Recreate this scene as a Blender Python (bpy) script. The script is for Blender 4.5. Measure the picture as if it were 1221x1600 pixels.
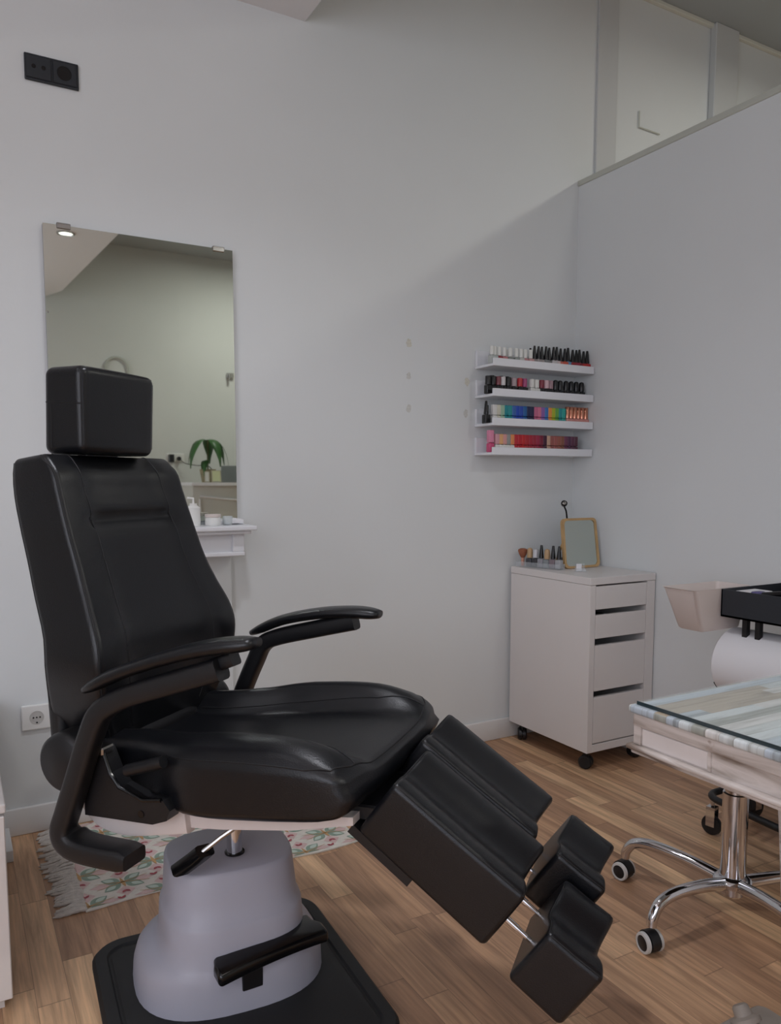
import bpy, bmesh, math, random
from mathutils import Vector, Matrix
random.seed(7)
PI = math.pi
S = bpy.context.scene
for o in list(bpy.data.objects): bpy.data.objects.remove(o)
C = S.collection

# ------------------------------------------------------------------ camera
YAW, PITCH, ROLL = 0.51367, -0.09276, 0.0
CAM = Vector((-2.42069, -2.63655, 1.112))
fw = Vector((math.sin(YAW)*math.cos(PITCH), math.cos(YAW)*math.cos(PITCH), math.sin(PITCH)))
rt = Vector((math.cos(YAW), -math.sin(YAW), 0)); up = rt.cross(fw)
cd = bpy.data.cameras.new('camera'); cam = bpy.data.objects.new('camera', cd); C.objects.link(cam)
m = Matrix.Identity(4)
for i in range(3): m[i][0], m[i][1], m[i][2], m[i][3] = rt[i], up[i], -fw[i], CAM[i]
cam.matrix_world = m
cd.sensor_width = 36; cd.sensor_fit = 'AUTO'; cd.lens = 1215.306*36/1600
cd.shift_y = 64.46/1600; cd.clip_start = 0.05
S.camera = cam

# ------------------------------------------------------------------ world, view, lamps
w = bpy.data.worlds.new('world'); S.world = w; w.use_nodes = True
w.node_tree.nodes['Background'].inputs[0].default_value = (.75, .82, 1, 1)
w.node_tree.nodes['Background'].inputs[1].default_value = .25
S.view_settings.view_transform = 'Standard'; S.view_settings.look = 'None'
S.view_settings.gamma = 1; S.view_settings.use_curve_mapping = False
S.view_settings.exposure = -0.60

def area(name, loc, target, sx, sy, power, col):
    l = bpy.data.lights.new(name, 'AREA'); l.shape = 'RECTANGLE'; l.size = sx; l.size_y = sy
    l.energy = power; l.color = col
    o = bpy.data.objects.new(name, l); C.objects.link(o); o.location = loc
    o.rotation_euler = (Vector(target)-Vector(loc)).to_track_quat('-Z', 'Y').to_euler()
    return o
area('window_light', (-3.65, -4.9, 1.7), (-3.4, 0, 1.3), 1.7, 1.7, 16, (.74, .80, 1))
area('front_glass_light', (-4.5, -3.2, 1.6), (0, -2.6, 1.2), 1.8, 1.8, 44, (.88, .89, 1))
DOWN = [(-1.70, -2.94), (-3.1, -2.94), (-1.75, -1.25), (-3.1, -1.25)]
for k, (x, y) in enumerate(DOWN):
    l = bpy.data.lights.new('downlight', 'SPOT'); l.energy = (32, 30, 84, 18)[k]; l.spot_size = 2.4; l.spot_blend = 1
    l.shadow_soft_size = .09; l.color = (1, .92, .86) if k < 2 else (.90, .92, 1)
    o = bpy.data.objects.new('downlight', l); C.objects.link(o); o.location = (x, y, 2.68)
def ceiling_disk(name, loc, power, col, size=.24):     # shines downwards from a flat ceiling fitting
    l = bpy.data.lights.new(name, 'AREA'); l.shape = 'DISK'; l.size = size; l.energy = power; l.color = col
    o = bpy.data.objects.new(name, l); C.objects.link(o); o.location = loc
ceiling_disk('next_room_lamp', (1.1, -1.3, 3.10), 22, (1, .98, .88))
ceiling_disk('added_fill_lamp', (.15, -3.9, 3.19), 38, (1, .99, .94))  # added lamp out of view, brightens the opposite wall in the mirror

# ------------------------------------------------------------------ materials
def lin(r, g, b):
    f = lambda c: (c/255/12.92) if c/255 <= .04045 else ((c/255+.055)/1.055)**2.4
    return (f(r), f(g), f(b), 1)
class NT:
    def __init__(s, name):
        s.m = bpy.data.materials.new(name); s.m.use_nodes = True; s.t = s.m.node_tree
        s.b = s.t.nodes['Principled BSDF']
    def n(s, typ, **kw):
        x = s.t.nodes.new(typ)
        for k, v in kw.items():
            if k.startswith('i_'):
                x.inputs[k[2:].replace('_', ' ')].default_value = v
            else: setattr(x, k, v)
        return x
    def l(s, a, b): s.t.links.new(a, b)
    def math(s, op, a, b=None):
        x = s.t.nodes.new('ShaderNodeMath'); x.operation = op
        for i, v in enumerate((a, b)):
            if v is None: continue
            if isinstance(v, (int, float)): x.inputs[i].default_value = v
            else: s.l(v, x.inputs[i])
        return x.outputs[0]
    def mix(s, f, a, b, mode='MIX'):
        x = s.t.nodes.new('ShaderNodeMix'); x.data_type = 'RGBA'; x.blend_type = mode
        for i, v in ((0, f), (6, a), (7, b)):
            if isinstance(v, (int, float, tuple)): x.inputs[i].default_value = v
            else: s.l(v, x.inputs[i])
        return x.outputs[2]
    def ramp(s, fac, stops, interp='LINEAR'):
        x = s.t.nodes.new('ShaderNodeValToRGB'); x.color_ramp.interpolation = interp
        e = x.color_ramp.elements
        while len(e) < len(stops): e.new(.5)
        for q, (p, c) in zip(e, stops): q.position = p; q.color = c
        s.l(fac, x.inputs[0]); return x.outputs[0]
def mat(name, col, rough=.5, metal=0, noise=0, nscale=30, bump=0, bscale=200, spec=None, coat=0, trans=0, ior=1.45, alpha=1):
    M = NT(name); b = M.b
    c = col if len(col) == 4 else lin(*col)
    b.inputs['Base Color'].default_value = c; b.inputs['Roughness'].default_value = rough
    b.inputs['Metallic'].default_value = metal
    if spec is not None: b.inputs['Specular IOR Level'].default_value = spec
    if alpha < 1: b.inputs['Alpha'].default_value = alpha
    if coat: b.inputs['Coat Weight'].default_value = coat; b.inputs['Coat Roughness'].default_value = .1
    if trans: b.inputs['Transmission Weight'].default_value = trans; b.inputs['IOR'].default_value = ior
    tc = M.n('ShaderNodeTexCoord')
    nz = M.n('ShaderNodeTexNoise', i_Scale=nscale, i_Detail=3.0); M.l(tc.outputs['Object'], nz.inputs['Vector'])
    if noise:
        lo = tuple(x*(1-noise) for x in c[:3])+(1,); hi = tuple(min(1, x*(1+noise)) for x in c[:3])+(1,)
        M.l(M.ramp(nz.outputs['Fac'], [(.3, lo), (.7, hi)]), b.inputs['Base Color'])
    if bump:
        n2 = M.n('ShaderNodeTexNoise', i_Scale=bscale, i_Detail=3.0); M.l(tc.outputs['Object'], n2.inputs['Vector'])
        bp = M.n('ShaderNodeBump', i_Strength=bump, i_Distance=.002); M.l(n2.outputs['Fac'], bp.inputs['Height'])
        M.l(bp.outputs[0], b.inputs['Normal'])
    return M.m

WALL = mat('wall_paint', (224, 227, 227), .75, noise=.015, nscale=2, bump=.12, bscale=60)
WALL2 = mat('next_room_paint', (222, 222, 212), .8, noise=.015, nscale=2)
WALL3 = mat('opposite_wall_paint', (210, 212, 209), .8, noise=.02, nscale=2)
CEIL = mat('grey_ceiling_paint', (172, 178, 180), .85)
SLAB = mat('white_ceiling_paint', (232, 230, 230), .85)
PIER = mat('pier_paint', (206, 208, 208), .8)
TRIM = mat('trim_white', (232, 231, 229), .45)
CAPM = mat('partition_cap_paint', (196, 198, 188), .6)
LAM = mat('white_laminate', (226, 221, 218), .38, noise=.01, nscale=5)
LACQ = mat('white_lacquer', (235, 236, 240), .3)
LEATHER = mat('black_leatherette', (15, 16, 20), .33, bump=.2, bscale=420, spec=.46)
SEAM = mat('dark_seam_thread', (16, 16, 19), .6)
PLAST = mat('black_plastic', (20, 20, 23), .42, bump=.15, bscale=600)
RUB = mat('black_rubber', (27, 28, 30), .62, bump=.2, bscale=500)
GREYP = mat('silver_grey_plastic', (176, 177, 190), .4, bump=.08, bscale=700)
FRAME = mat('cream_enamel', (226, 216, 212), .35)
CHROME = mat('chrome', (215, 215, 218), .08, 1)
STEEL = mat('brushed_steel', (170, 168, 165), .22, 1)
WHT = mat('white_plastic', (235, 235, 232), .4)
OFFW = mat('beige_white_plastic', (216, 204, 198), .4)
BLK = mat('gloss_black', (14, 14, 16), .18)
ANTH = mat('anthracite_metal', (38, 42, 48), .5)
MIRR = mat('mirror_silver', (218, 223, 216), .02, 1)
MIRR2 = mat('small_mirror_silver', (200, 206, 198), .12, 1)
BIRCH = mat('birch_wood', (196, 160, 110), .5, noise=.12, nscale=18)
GLASS = mat('clear_glass', (225, 232, 232), .03, alpha=.35)
ACRYL = mat('clear_acrylic', (225, 230, 234), .08, alpha=.2)
GEDGE = mat('dark_glass_edge', (44, 58, 62), .1)
PAPER = mat('white_paper', (232, 231, 233), .7)
FRINGE = mat('cotton_fringe', (205, 198, 190), .9, noise=.1, nscale=80, bump=.5, bscale=300)
LEAF = mat('leaf_green', (46, 92, 40), .45, noise=.25, nscale=15)
TERRA = mat('wicker_planter', (150, 138, 108), .8, noise=.2, nscale=40)
BRIST = mat('brush_bristle', (150, 92, 66), .8, noise=.2, nscale=120)
ROSEG = mat('copper_cap', (214, 150, 124), .22, .85)
EMIT = NT('lamp_glow'); EMIT.b.inputs['Emission Color'].default_value = (1, .97, .92, 1); EMIT.b.inputs['Emission Strength'].default_value = 6; EMIT = EMIT.m

def floor_mat():
    M = NT('oak_strip_laminate'); tc = M.n('ShaderNodeTexCoord'); sp = M.n('ShaderNodeSeparateXYZ')
    M.l(tc.outputs['Object'], sp.inputs[0]); x, y = sp.outputs[0], sp.outputs[1]
    sx = M.math('DIVIDE', x, .066); si = M.math('FLOOR', sx); sf = M.math('FRACT', sx)
    wn = M.n('ShaderNodeTexWhiteNoise', noise_dimensions='1D'); M.l(si, wn.inputs['W'])
    yy = M.math('ADD', M.math('DIVIDE', y, .46), M.math('MULTIPLY', wn.outputs[0], 7.3))
    pi_ = M.math('FLOOR', yy); pf = M.math('FRACT', yy)
    cell = M.math('ADD', M.math('MULTIPLY', si, 13.37), M.math('MULTIPLY', pi_, 3.71))
    w2 = M.n('ShaderNodeTexWhiteNoise', noise_dimensions='1D'); M.l(cell, w2.inputs['W'])
    base = M.ramp(w2.outputs[0], [(0, lin(166, 130, 103)), (.35, lin(190, 151, 119)), (.75, lin(208, 169, 134)), (1, lin(230, 193, 154))])
    # grain: stretched noise, a different slice of it in each strip
    cb = M.n('ShaderNodeCombineXYZ'); M.l(M.math('MULTIPLY', x, 34), cb.inputs[0]); M.l(M.math('MULTIPLY', y, 2.2), cb.inputs[1]); M.l(M.math('MULTIPLY', w2.outputs[0], 40), cb.inputs[2])
    g = M.n('ShaderNodeTexNoise', i_Scale=1.0, i_Detail=5.0, i_Roughness=.62, i_Distortion=.8); M.l(cb.outputs[0], g.inputs['Vector'])
    c1 = M.mix(.85, base, M.ramp(g.outputs['Fac'], [(.3, (.6, .54, .50, 1)), (.5, (.97, .94, .91, 1)), (.72, (1.32, 1.28, 1.22, 1))]), 'MULTIPLY')
    cb2 = M.n('ShaderNodeCombineXYZ'); M.l(M.math('MULTIPLY', x, 150), cb2.inputs[0]); M.l(M.math('MULTIPLY', y, 6), cb2.inputs[1]); M.l(w2.outputs[0], cb2.inputs[2])
    g2 = M.n('ShaderNodeTexNoise', i_Scale=1.0, i_Detail=3.0); M.l(cb2.outputs[0], g2.inputs['Vector'])
    c2 = M.mix(.5, c1, M.ramp(g2.outputs['Fac'], [(.35, (.72, .7, .68, 1)), (.6, (1.08, 1.07, 1.05, 1))]), 'MULTIPLY')
    # joints
    e1 = M.math('LESS_THAN', M.math('MINIMUM', sf, M.math('SUBTRACT', 1, sf)), .012)
    e2 = M.math('LESS_THAN', M.math('MINIMUM', pf, M.math('SUBTRACT', 1, pf)), .003)
    e = M.math('MULTIPLY', M.math('MAXIMUM', e1, e2), .45)
    M.l(M.mix(e, c2, lin(70, 50, 38)), M.b.inputs['Base Color'])
    M.b.inputs['Roughness'].default_value = .42
    bp = M.n('ShaderNodeBump', i_Strength=.15, i_Distance=.001); M.l(g2.outputs['Fac'], bp.inputs['Height']); M.l(bp.outputs[0], M.b.inputs['Normal'])
    return M.m
def boards_mat(name, stops, wx, wy, warm=False, along='x', streak=.5, rough=.45):
    """printed / painted boards; cells wx long and wy wide"""
    M = NT(name); tc = M.n('ShaderNodeTexCoord'); sp = M.n('ShaderNodeSeparateXYZ'); M.l(tc.outputs['Object'], sp.inputs[0])
    a, b = (sp.outputs[0], sp.outputs[1]) if along == 'x' else (sp.outputs[1], sp.outputs[0])
    r = M.math('DIVIDE', b, wy); ri = M.math('FLOOR', r); rf = M.math('FRACT', r)
    wn = M.n('ShaderNodeTexWhiteNoise', noise_dimensions='1D'); M.l(ri, wn.inputs['W'])
    q = M.math('ADD', M.math('DIVIDE', a, wx), M.math('MULTIPLY', wn.outputs[0], 5.1)); qi = M.math('FLOOR', q)
    w2 = M.n('ShaderNodeTexWhiteNoise', noise_dimensions='1D'); M.l(M.math('ADD', M.math('MULTIPLY', ri, 17.1), M.math('MULTIPLY', qi, 5.3)), w2.inputs['W'])
    base = M.ramp(w2.outputs[0], stops, 'CONSTANT')
    cb = M.n('ShaderNodeCombineXYZ'); M.l(M.math('MULTIPLY', a, 7), cb.inputs[0]); M.l(M.math('MULTIPLY', b, 70), cb.inputs[1]); M.l(M.math('MULTIPLY', w2.outputs[0], 30), cb.inputs[2])
    g = M.n('ShaderNodeTexNoise', i_Scale=1.0, i_Detail=5.0, i_Distortion=1.0); M.l(cb.outputs[0], g.inputs['Vector'])
    c = M.mix(streak, base, M.ramp(g.outputs['Fac'], [(.3, (.5, .48, .44, 1)), (.48, (.95, .95, .95, 1)), (.7, (1.15, 1.15, 1.15, 1))]), 'MULTIPLY')
    e = M.math('MULTIPLY', M.math('LESS_THAN', rf, .05), .4)
    M.l(M.mix(e, c, lin(120, 112, 104)), M.b.inputs['Base Color']); M.b.inputs['Roughness'].default_value = rough
    return M.m
FLOOR = floor_mat()
TOPM = boards_mat('printed_driftwood_boards', [(0, lin(200, 206, 206)), (.2, lin(178, 188, 196)), (.34, lin(216, 216, 210)), (.5, lin(160, 162, 154)), (.64, lin(196, 200, 198)), (.78, lin(170, 156, 136)), (.85, lin(208, 206, 202))], .26, .0235, streak=.8)
def shabby():
    M = NT('distressed_white_wood'); tc = M.n('ShaderNodeTexCoord')
    mp = M.n('ShaderNodeMapping'); mp.inputs['Scale'].default_value = (3, 3, 26); M.l(tc.outputs['Object'], mp.inputs[0])
    g = M.n('ShaderNodeTexNoise', i_Scale=1.6, i_Detail=6.0, i_Distortion=.7); M.l(mp.outputs[0], g.inputs['Vector'])
    g2 = M.n('ShaderNodeTexNoise', i_Scale=26.0, i_Detail=5.0); M.l(tc.outputs['Object'], g2.inputs['Vector'])
    c = M.ramp(g.outputs['Fac'], [(.3, lin(124, 108, 96)), (.43, lin(182, 171, 163)), (.58, lin(208, 199, 193)), (.75, lin(156, 143, 132))])
    c = M.mix(M.ramp(g2.outputs['Fac'], [(.66, (0, 0, 0, 1)), (.7, (.8, .8, .8, 1))]), c, lin(150, 132, 118))
    M.l(c, M.b.inputs['Base Color']); M.b.inputs['Roughness'].default_value = .6
    return M.m
SHAB = shabby()
SHABP = mat('pale_pink_panel_paint', (216, 208, 204), .55, noise=.06, nscale=12)
FOOTM = mat('taupe_paint', (150, 140, 130), .6, noise=.1, nscale=20)

# ------------------------------------------------------------------ mesh helpers
def NB(): return bmesh.new()
def finish(bm, smooth, ang=40):
    bmesh.ops.remove_doubles(bm, verts=bm.verts, dist=1e-6)
    bmesh.ops.recalc_face_normals(bm, faces=bm.faces)
    for f in bm.faces: f.smooth = smooth
    if smooth:
        for e in bm.edges:
            if len(e.link_faces) == 2 and e.calc_face_angle(0) > math.radians(ang): e.smooth = False
def obj(name, bm, material, parent=None, smooth=False, ang=40, sub=0, kind=None, label=None, cat=None, group=None):
    finish(bm, smooth, ang)
    me = bpy.data.meshes.new(name); bm.to_mesh(me); bm.free()
    for mm in (material if isinstance(material, (list, tuple)) else [material]): me.materials.append(mm)
    o = bpy.data.objects.new(name, me); C.objects.link(o)
    if sub:
        md = o.modifiers.new('sub', 'SUBSURF'); md.levels = sub; md.render_levels = sub
    if parent: o.parent = parent
    tag(o, label, cat, group, kind)
    return o
def tag(o, label=None, cat=None, group=None, kind=None):
    if label: o['label'] = label
    if cat: o['category'] = cat
    if group: o['group'] = group
    if kind: o['kind'] = kind
    return o
def empty(name, loc, rz=0, label=None, cat=None, group=None):
    o = bpy.data.objects.new(name, None); C.objects.link(o); o.location = loc; o.rotation_euler.z = rz
    o.empty_display_size = .05
    return tag(o, label, cat, group)
def struct(name, bm, m, **k): return obj(name, bm, m, kind='structure', **k)
def box(bm, x0, x1, y0, y1, z0, z1, bev=0, seg=2, mi=0, M=None):
    vs = [bm.verts.new((x, y, z)) for x in (x0, x1) for y in (y0, y1) for z in (z0, z1)]
    fs = [bm.faces.new([vs[i] for i in q]) for q in ((0, 1, 3, 2), (4, 6, 7, 5), (0, 4, 5, 1), (2, 3, 7, 6), (0, 2, 6, 4), (1, 5, 7, 3))]
    if M: bmesh.ops.transform(bm, matrix=M, verts=vs)
    for f in fs: f.material_index = mi
    if bev:
        es = list({e for f in fs for e in f.edges})
        r = bmesh.ops.bevel(bm, geom=es, offset=bev, segments=seg, profile=.5, affect='EDGES')
        for f in r['faces']: f.material_index = mi
    return bm
def loft(bm, rings, caps=True, closed=True, mi=0):
    R = [[bm.verts.new(p) for p in r] for r in rings]
    n = len(R[0])
    for a, b in zip(R, R[1:]):
        for i in range(n if closed else n-1):
            j = (i+1) % n
            bm.faces.new((a[i], a[j], b[j], b[i])).material_index = mi
    if caps:
        bm.faces.new(list(reversed(R[0]))).material_index = mi; bm.faces.new(R[-1]).material_index = mi
    return bm
def tube(bm, pts, r, n=10, caps=True, mi=0, closed=False):
    pts = [Vector(p) for p in pts]; rings = []
    rad = r if isinstance(r, (list, tuple)) else [r]*len(pts)
    prev = None
    for i, p in enumerate(pts):
        if closed: d = pts[(i+1) % len(pts)]-pts[i-1]
        else: d = pts[min(i+1, len(pts)-1)]-pts[max(i-1, 0)]
        d.normalize()
        if prev is None:
            u = d.orthogonal().normalized()
        else:
            u = (prev-d*prev.dot(d)).normalized()
        prev = u; v = d.cross(u)
        rings.append([p+(u*math.cos(2*PI*k/n)+v*math.sin(2*PI*k/n))*rad[i] for k in range(n)])
    if closed: rings.append(rings[0])
    return loft(bm, rings, caps and not closed, mi=mi)
def spline(pts, n=8):
    P = [Vector(p) for p in pts]; P = [2*P[0]-P[1]]+P+[2*P[-1]-P[-2]]; out = []
    for i in range(1, len(P)-2):
        for k in range(n):
            t = k/n; a, b, c, d = P[i-1:i+3]
            out.append(.5*((2*b)+(c-a)*t+(2*a-5*b+4*c-d)*t*t+(3*b-a-3*c+d)*t**3))
    out.append(P[-2]); return out
def lathe(bm, prof, c=(0, 0, 0), n=24, M=None, mi=0, caps=True):
    rings = []
    for r, z in prof:
        ring = [Vector((r*math.cos(2*PI*k/n), r*math.sin(2*PI*k/n), z)) for k in range(n)]
        ring = [(M @ q if M else q)+Vector(c) for q in ring]; rings.append(ring)
    return loft(bm, rings, caps=caps, mi=mi)
def rcoords(h, r, inner, k=3):
    a = [h-r+r*math.tan(PI/4*i/k) for i in range(k+1)]
    mid = [(-h+r)+(2*(h-r))*i/inner for i in range(1, inner)]
    return [-v for v in reversed(a)]+mid+a
def rpt(p, h, r):
    q = Vector([max(-(h[i]-r), min(h[i]-r, p[i])) for i in range(3)]); d = Vector(p)-q
    return q+d.normalized()*r if d.length > 1e-9 else Vector(p)
def rbox(bm, h, r, inner=(6, 6, 3), f=None, mi=0, k=3):
    """rounded box with half sizes h and edge radius r, every point sent through f"""
    cs = [rcoords(h[i], r, inner[i], k) for i in range(3)]
    for ax in range(3):
        a, b = [(1, 2), (0, 2), (0, 1)][ax]
        for s in (-1, 1):
            g = []
            for u in cs[a]:
                row = []
                for v in cs[b]:
                    p = [0, 0, 0]; p[ax] = s*h[ax]; p[a] = u; p[b] = v
                    q = rpt(p, h, r); row.append(bm.verts.new(f(q) if f else q))
                g.append(row)
            for i in range(len(g)-1):
                for j in range(len(g[0])-1):
                    bm.faces.new((g[i][j], g[i+1][j], g[i+1][j+1], g[i][j+1])).material_index = mi
    return bm
def itp(x, xs, ys):
    if x <= xs[0]: return ys[0]
    for i in range(1, len(xs)):
        if x <= xs[i]:
            t = (x-xs[i-1])/(xs[i]-xs[i-1]); return ys[i-1]+(ys[i]-ys[i-1])*t
    return ys[-1]
def sitp(x, xs, ys):     # smooth interpolation
    if x <= xs[0]: return ys[0]
    for i in range(1, len(xs)):
        if x <= xs[i]:
            t = (x-xs[i-1])/(xs[i]-xs[i-1])
            a = ys[max(i-2, 0)]; b = ys[i-1]; c = ys[i]; d = ys[min(i+1, len(ys)-1)]
            return .5*(2*b+(c-a)*t+(2*a-5*b+4*c-d)*t*t+(3*b-a-3*c+d)*t**3)
    return ys[-1]
def ribbon(bm, path, w, t, axis, bev=0):
    """flat bar following path (list of points), width w along axis, thickness t (number or list)"""
    P = [Vector(p) for p in path]; A = Vector(axis).normalized(); rings = []
    for i, p in enumerate(P):
        d = (P[min(i+1, len(P)-1)]-P[max(i-1, 0)]).normalized(); nrm = d.cross(A).normalized()
        tt = (t[i] if isinstance(t, (list, tuple)) else t)/2; ww = (w[i] if isinstance(w, (list, tuple)) else w)/2
        b = min(tt, ww)*.45
        prof = [(-ww+b, -tt), (ww-b, -tt), (ww-b*.3, -tt+b*.3), (ww, -tt+b), (ww, tt-b), (ww-b*.3, tt-b*.3), (ww-b, tt), (-ww+b, tt), (-ww+b*.3, tt-b*.3), (-ww, tt-b), (-ww, -tt+b), (-ww+b*.3, -tt+b*.3)]
        rings.append([p+A*a+nrm*c for a, c in prof])
    return loft(bm, rings)

# ------------------------------------------------------------------ room
CZ, SZ, PZ = 3.25, 2.70, 2.397
bm = NB(); box(bm, -4.7, 3.3, -5.1, 0.1, -.06, 0); struct('floor', bm, FLOOR)
bm = NB(); box(bm, -4.7, 3.3, 0, .12, 0, CZ); struct('wall_back', bm, WALL)
bm = NB(); box(bm, -4.7, 3.3, -5.12, -5.0, 0, CZ)
struct('wall_front', bm, WALL3)
bm = NB(); box(bm, 3.2, 3.3, -5, 0, 0, CZ); struct('wall_next_room', bm, WALL2)
bm = NB(); box(bm, -4.7, -4.6, -5, 0, 0, CZ); struct('wall_left', bm, WALL)
bm = NB(); box(bm, 0, .09, -3.3, 0, 0, PZ-.022); struct('wall_right', bm, WALL)
bm = NB(); box(bm, -.008, .098, -3.308, 0, PZ-.022, PZ, .002, 1); struct('trim_1', bm, CAPM)
bm = NB(); box(bm, -4.7, 3.3, -5.1, .1, CZ, CZ+.08); struct('ceiling', bm, CEIL)
# lowered ceiling on the left, its free edge runs slightly askew
bm = NB(); pl = [(-4.6, 0), (-1.274, 0), (-1.275, -.5), (-1.40, -2.8), (-1.53, -4.6), (-1.62, -4.85), (-1.75, -5), (-4.6, -5)]
loft(bm, [[(x, y, SZ) for x, y in pl], [(x, y, CZ) for x, y in pl]]); struct('ceiling_lowered', bm, SLAB)
# wall return at the far left of the frame
lc = empty('low_cabinet', (-2.66, -.46, 0), 0, 'low white cabinet against the back wall, only its edge in view at far left', 'cabinet')
bm = NB(); box(bm, -.305, .305, -.438, .44, .03, .435, .003, 2); obj('body', bm, LAM, lc)
bm = NB(); box(bm, -.308, .308, -.455, .445, .436, .455, .003, 2); obj('top_board', bm, LAM, lc)
bm = NB(); box(bm, -.30, -.003, -.455, -.4385, .035, .43, .002, 1); obj('door', bm, LAM, lc)
bm = NB(); box(bm, .003, .305, -.455, -.4385, .035, .43, .002, 1); obj('door', bm, LAM, lc)
bm = NB(); box(bm, -.29, .29, -.42, .42, 0, .03); obj('plinth', bm, LAM, lc)
bm = NB(); box(bm, -2.352, -2.309, -.19, -.016, 0, .035, .002, 1); struct('trim_2', bm, TRIM)
def baseboard(name, x0, x1, y0, y1):
    bm = NB(); box(bm, x0, x1, y0, y1, 0, .088, .004, 3)
    struct(name, bm, TRIM, smooth=True)
baseboard('baseboard_back', -4.6, 0, -.013, 0)
baseboard('baseboard_right', -.013, 0, -3.3, -.013)
baseboard('baseboard_front', -4.6, 3.2, -5, -4.987)
# piers of the room beyond the partition
bm = NB(); box(bm, .085, .2, -.012, 0, 0, CZ, .002, 1); struct('wall_pier', bm, PIER)
bm = NB(); box(bm, .80, .965, -.035, 0, 0, CZ, .004, 1); struct('wall_pier_far', bm, PIER)
bm = NB(); box(bm, -.0, 3.2, -.02, 0, CZ-.018, CZ, .002, 1); struct('trim_3', bm, WALL2)
bm = NB(); tube(bm, [(.343, -.006, 2.76), (.343, -.006, 2.692), (.475, -.006, 2.688)], .0035, 6); struct('trim_4', bm, CAPM)
# window and glazed front that give the daylight
bm = NB()
for a in ((-4.55, -4.49, .8, 2.6), (-2.81, -2.75, .8, 2.6), (-3.68, -3.62, .8, 2.6)): box(bm, a[0], a[1], -5.0, -4.96, a[2], a[3], .003, 1)
box(bm, -4.55, -2.75, -5.0, -4.95, .76, .82, .003, 1); box(bm, -4.55, -2.75, -5, -4.96, 2.55, 2.61, .003, 1)
w1 = struct('window_1', bm, TRIM)
WGL = NT('daylit_pane'); WGL.b.inputs['Emission Color'].default_value = (.8, .88, 1, 1); WGL.b.inputs['Emission Strength'].default_value = 1.1; WGL = WGL.m
bm = NB(); box(bm, -4.49, -3.68, -4.995, -4.985, .82, 2.55); obj('pane', bm, WGL, w1)
bm = NB(); box(bm, -3.62, -2.81, -4.995, -4.985, .82, 2.55); obj('pane', bm, WGL, w1)
bm = NB(); box(bm, -4.6, -4.57, -4.2, -2.2, .3, .36); box(bm, -4.6, -4.57, -4.2, -2.2, 2.5, 2.56); box(bm, -4.6, -4.57, -4.2, -4.14, .36, 2.5); box(bm, -4.6, -4.57, -2.26, -2.2, .36, 2.5)
w2 = struct('window_2', bm, TRIM)
bm = NB(); box(bm, -4.598, -4.59, -4.14, -2.26, .36, 2.5); obj('pane', bm, WGL, w2)

# old filler spots and pencil marks on the wall
SPOT = mat('wall_filler', (214, 212, 200), .8, noise=.1, nscale=200)
SPOT2 = mat('wall_filler_edge', (208, 208, 203), .8, noise=.1, nscale=200)
for (x, z, m_, s, lab) in ((-.852, 1.642, SPOT, 1.0, 'beige'), (-.852, 1.516, SPOT2, .75, ''), (-.852, 1.393, SPOT2, .9, ''), (-.577, 1.511, SPOT, .9, ''), (-.582, 1.385, SPOT2, .8, '')):
    bm = NB(); n = 14; out = []
    for k in range(n):
        a = 2*PI*k/n; r = .016*s*(.75+.5*random.random()); out.append((x+r*.8*math.cos(a), z+r*1.15*math.sin(a)))
    inn = [(x+(px-x)*.55, z+(pz-z)*.6) for px, pz in out]
    R = [[(px, -.0002, pz) for px, pz in out], [(px, -.0012, pz) for px, pz in out], [(px, -.0012, pz) for px, pz in inn], [(px, -.0003, pz) for px, pz in inn]]
    loft(bm, R, caps=False)
    bm.faces.new([bm.verts.new(q) for q in R[2]])
    struct('trim_5', bm, m_)

# ------------------------------------------------------------------ wall sockets
def disc(bm, c, r, y0, y1, n=24, mi=0):
    lathe(bm, [(r, y0), (r, y1)], c, n, Matrix.Rotation(PI/2, 4, 'X'), mi)
so = empty('wall_socket', (-2.10, 0, 2.33), 0, 'dark anthracite double socket plate high on the wall above the mirror', 'socket')
bm = NB(); box(bm, -.075, .075, -.010, -.0005, -.0375, .0375, .003, 2); obj('cover_plate', bm, ANTH, so)
bm = NB(); box(bm, -.072, -.002, -.013, -.010, -.032, .032, .002, 1); obj('tv_insert', bm, ANTH, so)
for dx in (-.05, -.023):
    bm = NB(); disc(bm, (dx, 0, .001), .006, .0128, .0145, 16); obj('port', bm, BLK, so)
bm = NB(); box(bm, .002, .070, -.0125, -.0098, -.032, .032, .002, 1); obj('socket_insert', bm, ANTH, so)
bm = NB(); n = 28
lathe(bm, [(.0205, .0125), (.0205, .0138), (.018, .0138), (.018, .0128), (.0001, .0127)], (.034, 0, 0), n, Matrix.Rotation(PI/2, 4, 'X')); obj('socket_well', bm, BLK, so, True)
so = empty('wall_socket', (-2.217, 0, .372), 0, 'white single socket plate low on the wall left of the chair', 'socket')
bm = NB(); box(bm, -.043, .043, -.011, -.0005, -.04, .04, .004, 2); obj('cover_plate', bm, WHT, so)
bm = NB(); lathe(bm, [(.021, .011), (.021, .0125), (.019, .0125), (.0185, .0112), (.0001, .0112)], (0, 0, 0), 28, Matrix.Rotation(PI/2, 4, 'X')); obj('socket_well', bm, mat('socket_grey', (196, 194, 190), .5), so, True)
for dx, dz in ((-.0095, 0), (.0095, 0), (0, 0), (0, -.0165)):
    bm = NB(); disc(bm, (dx, 0, dz), .0024, .0113, .0128, 10); obj('contact_hole', bm, BLK, so)

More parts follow.
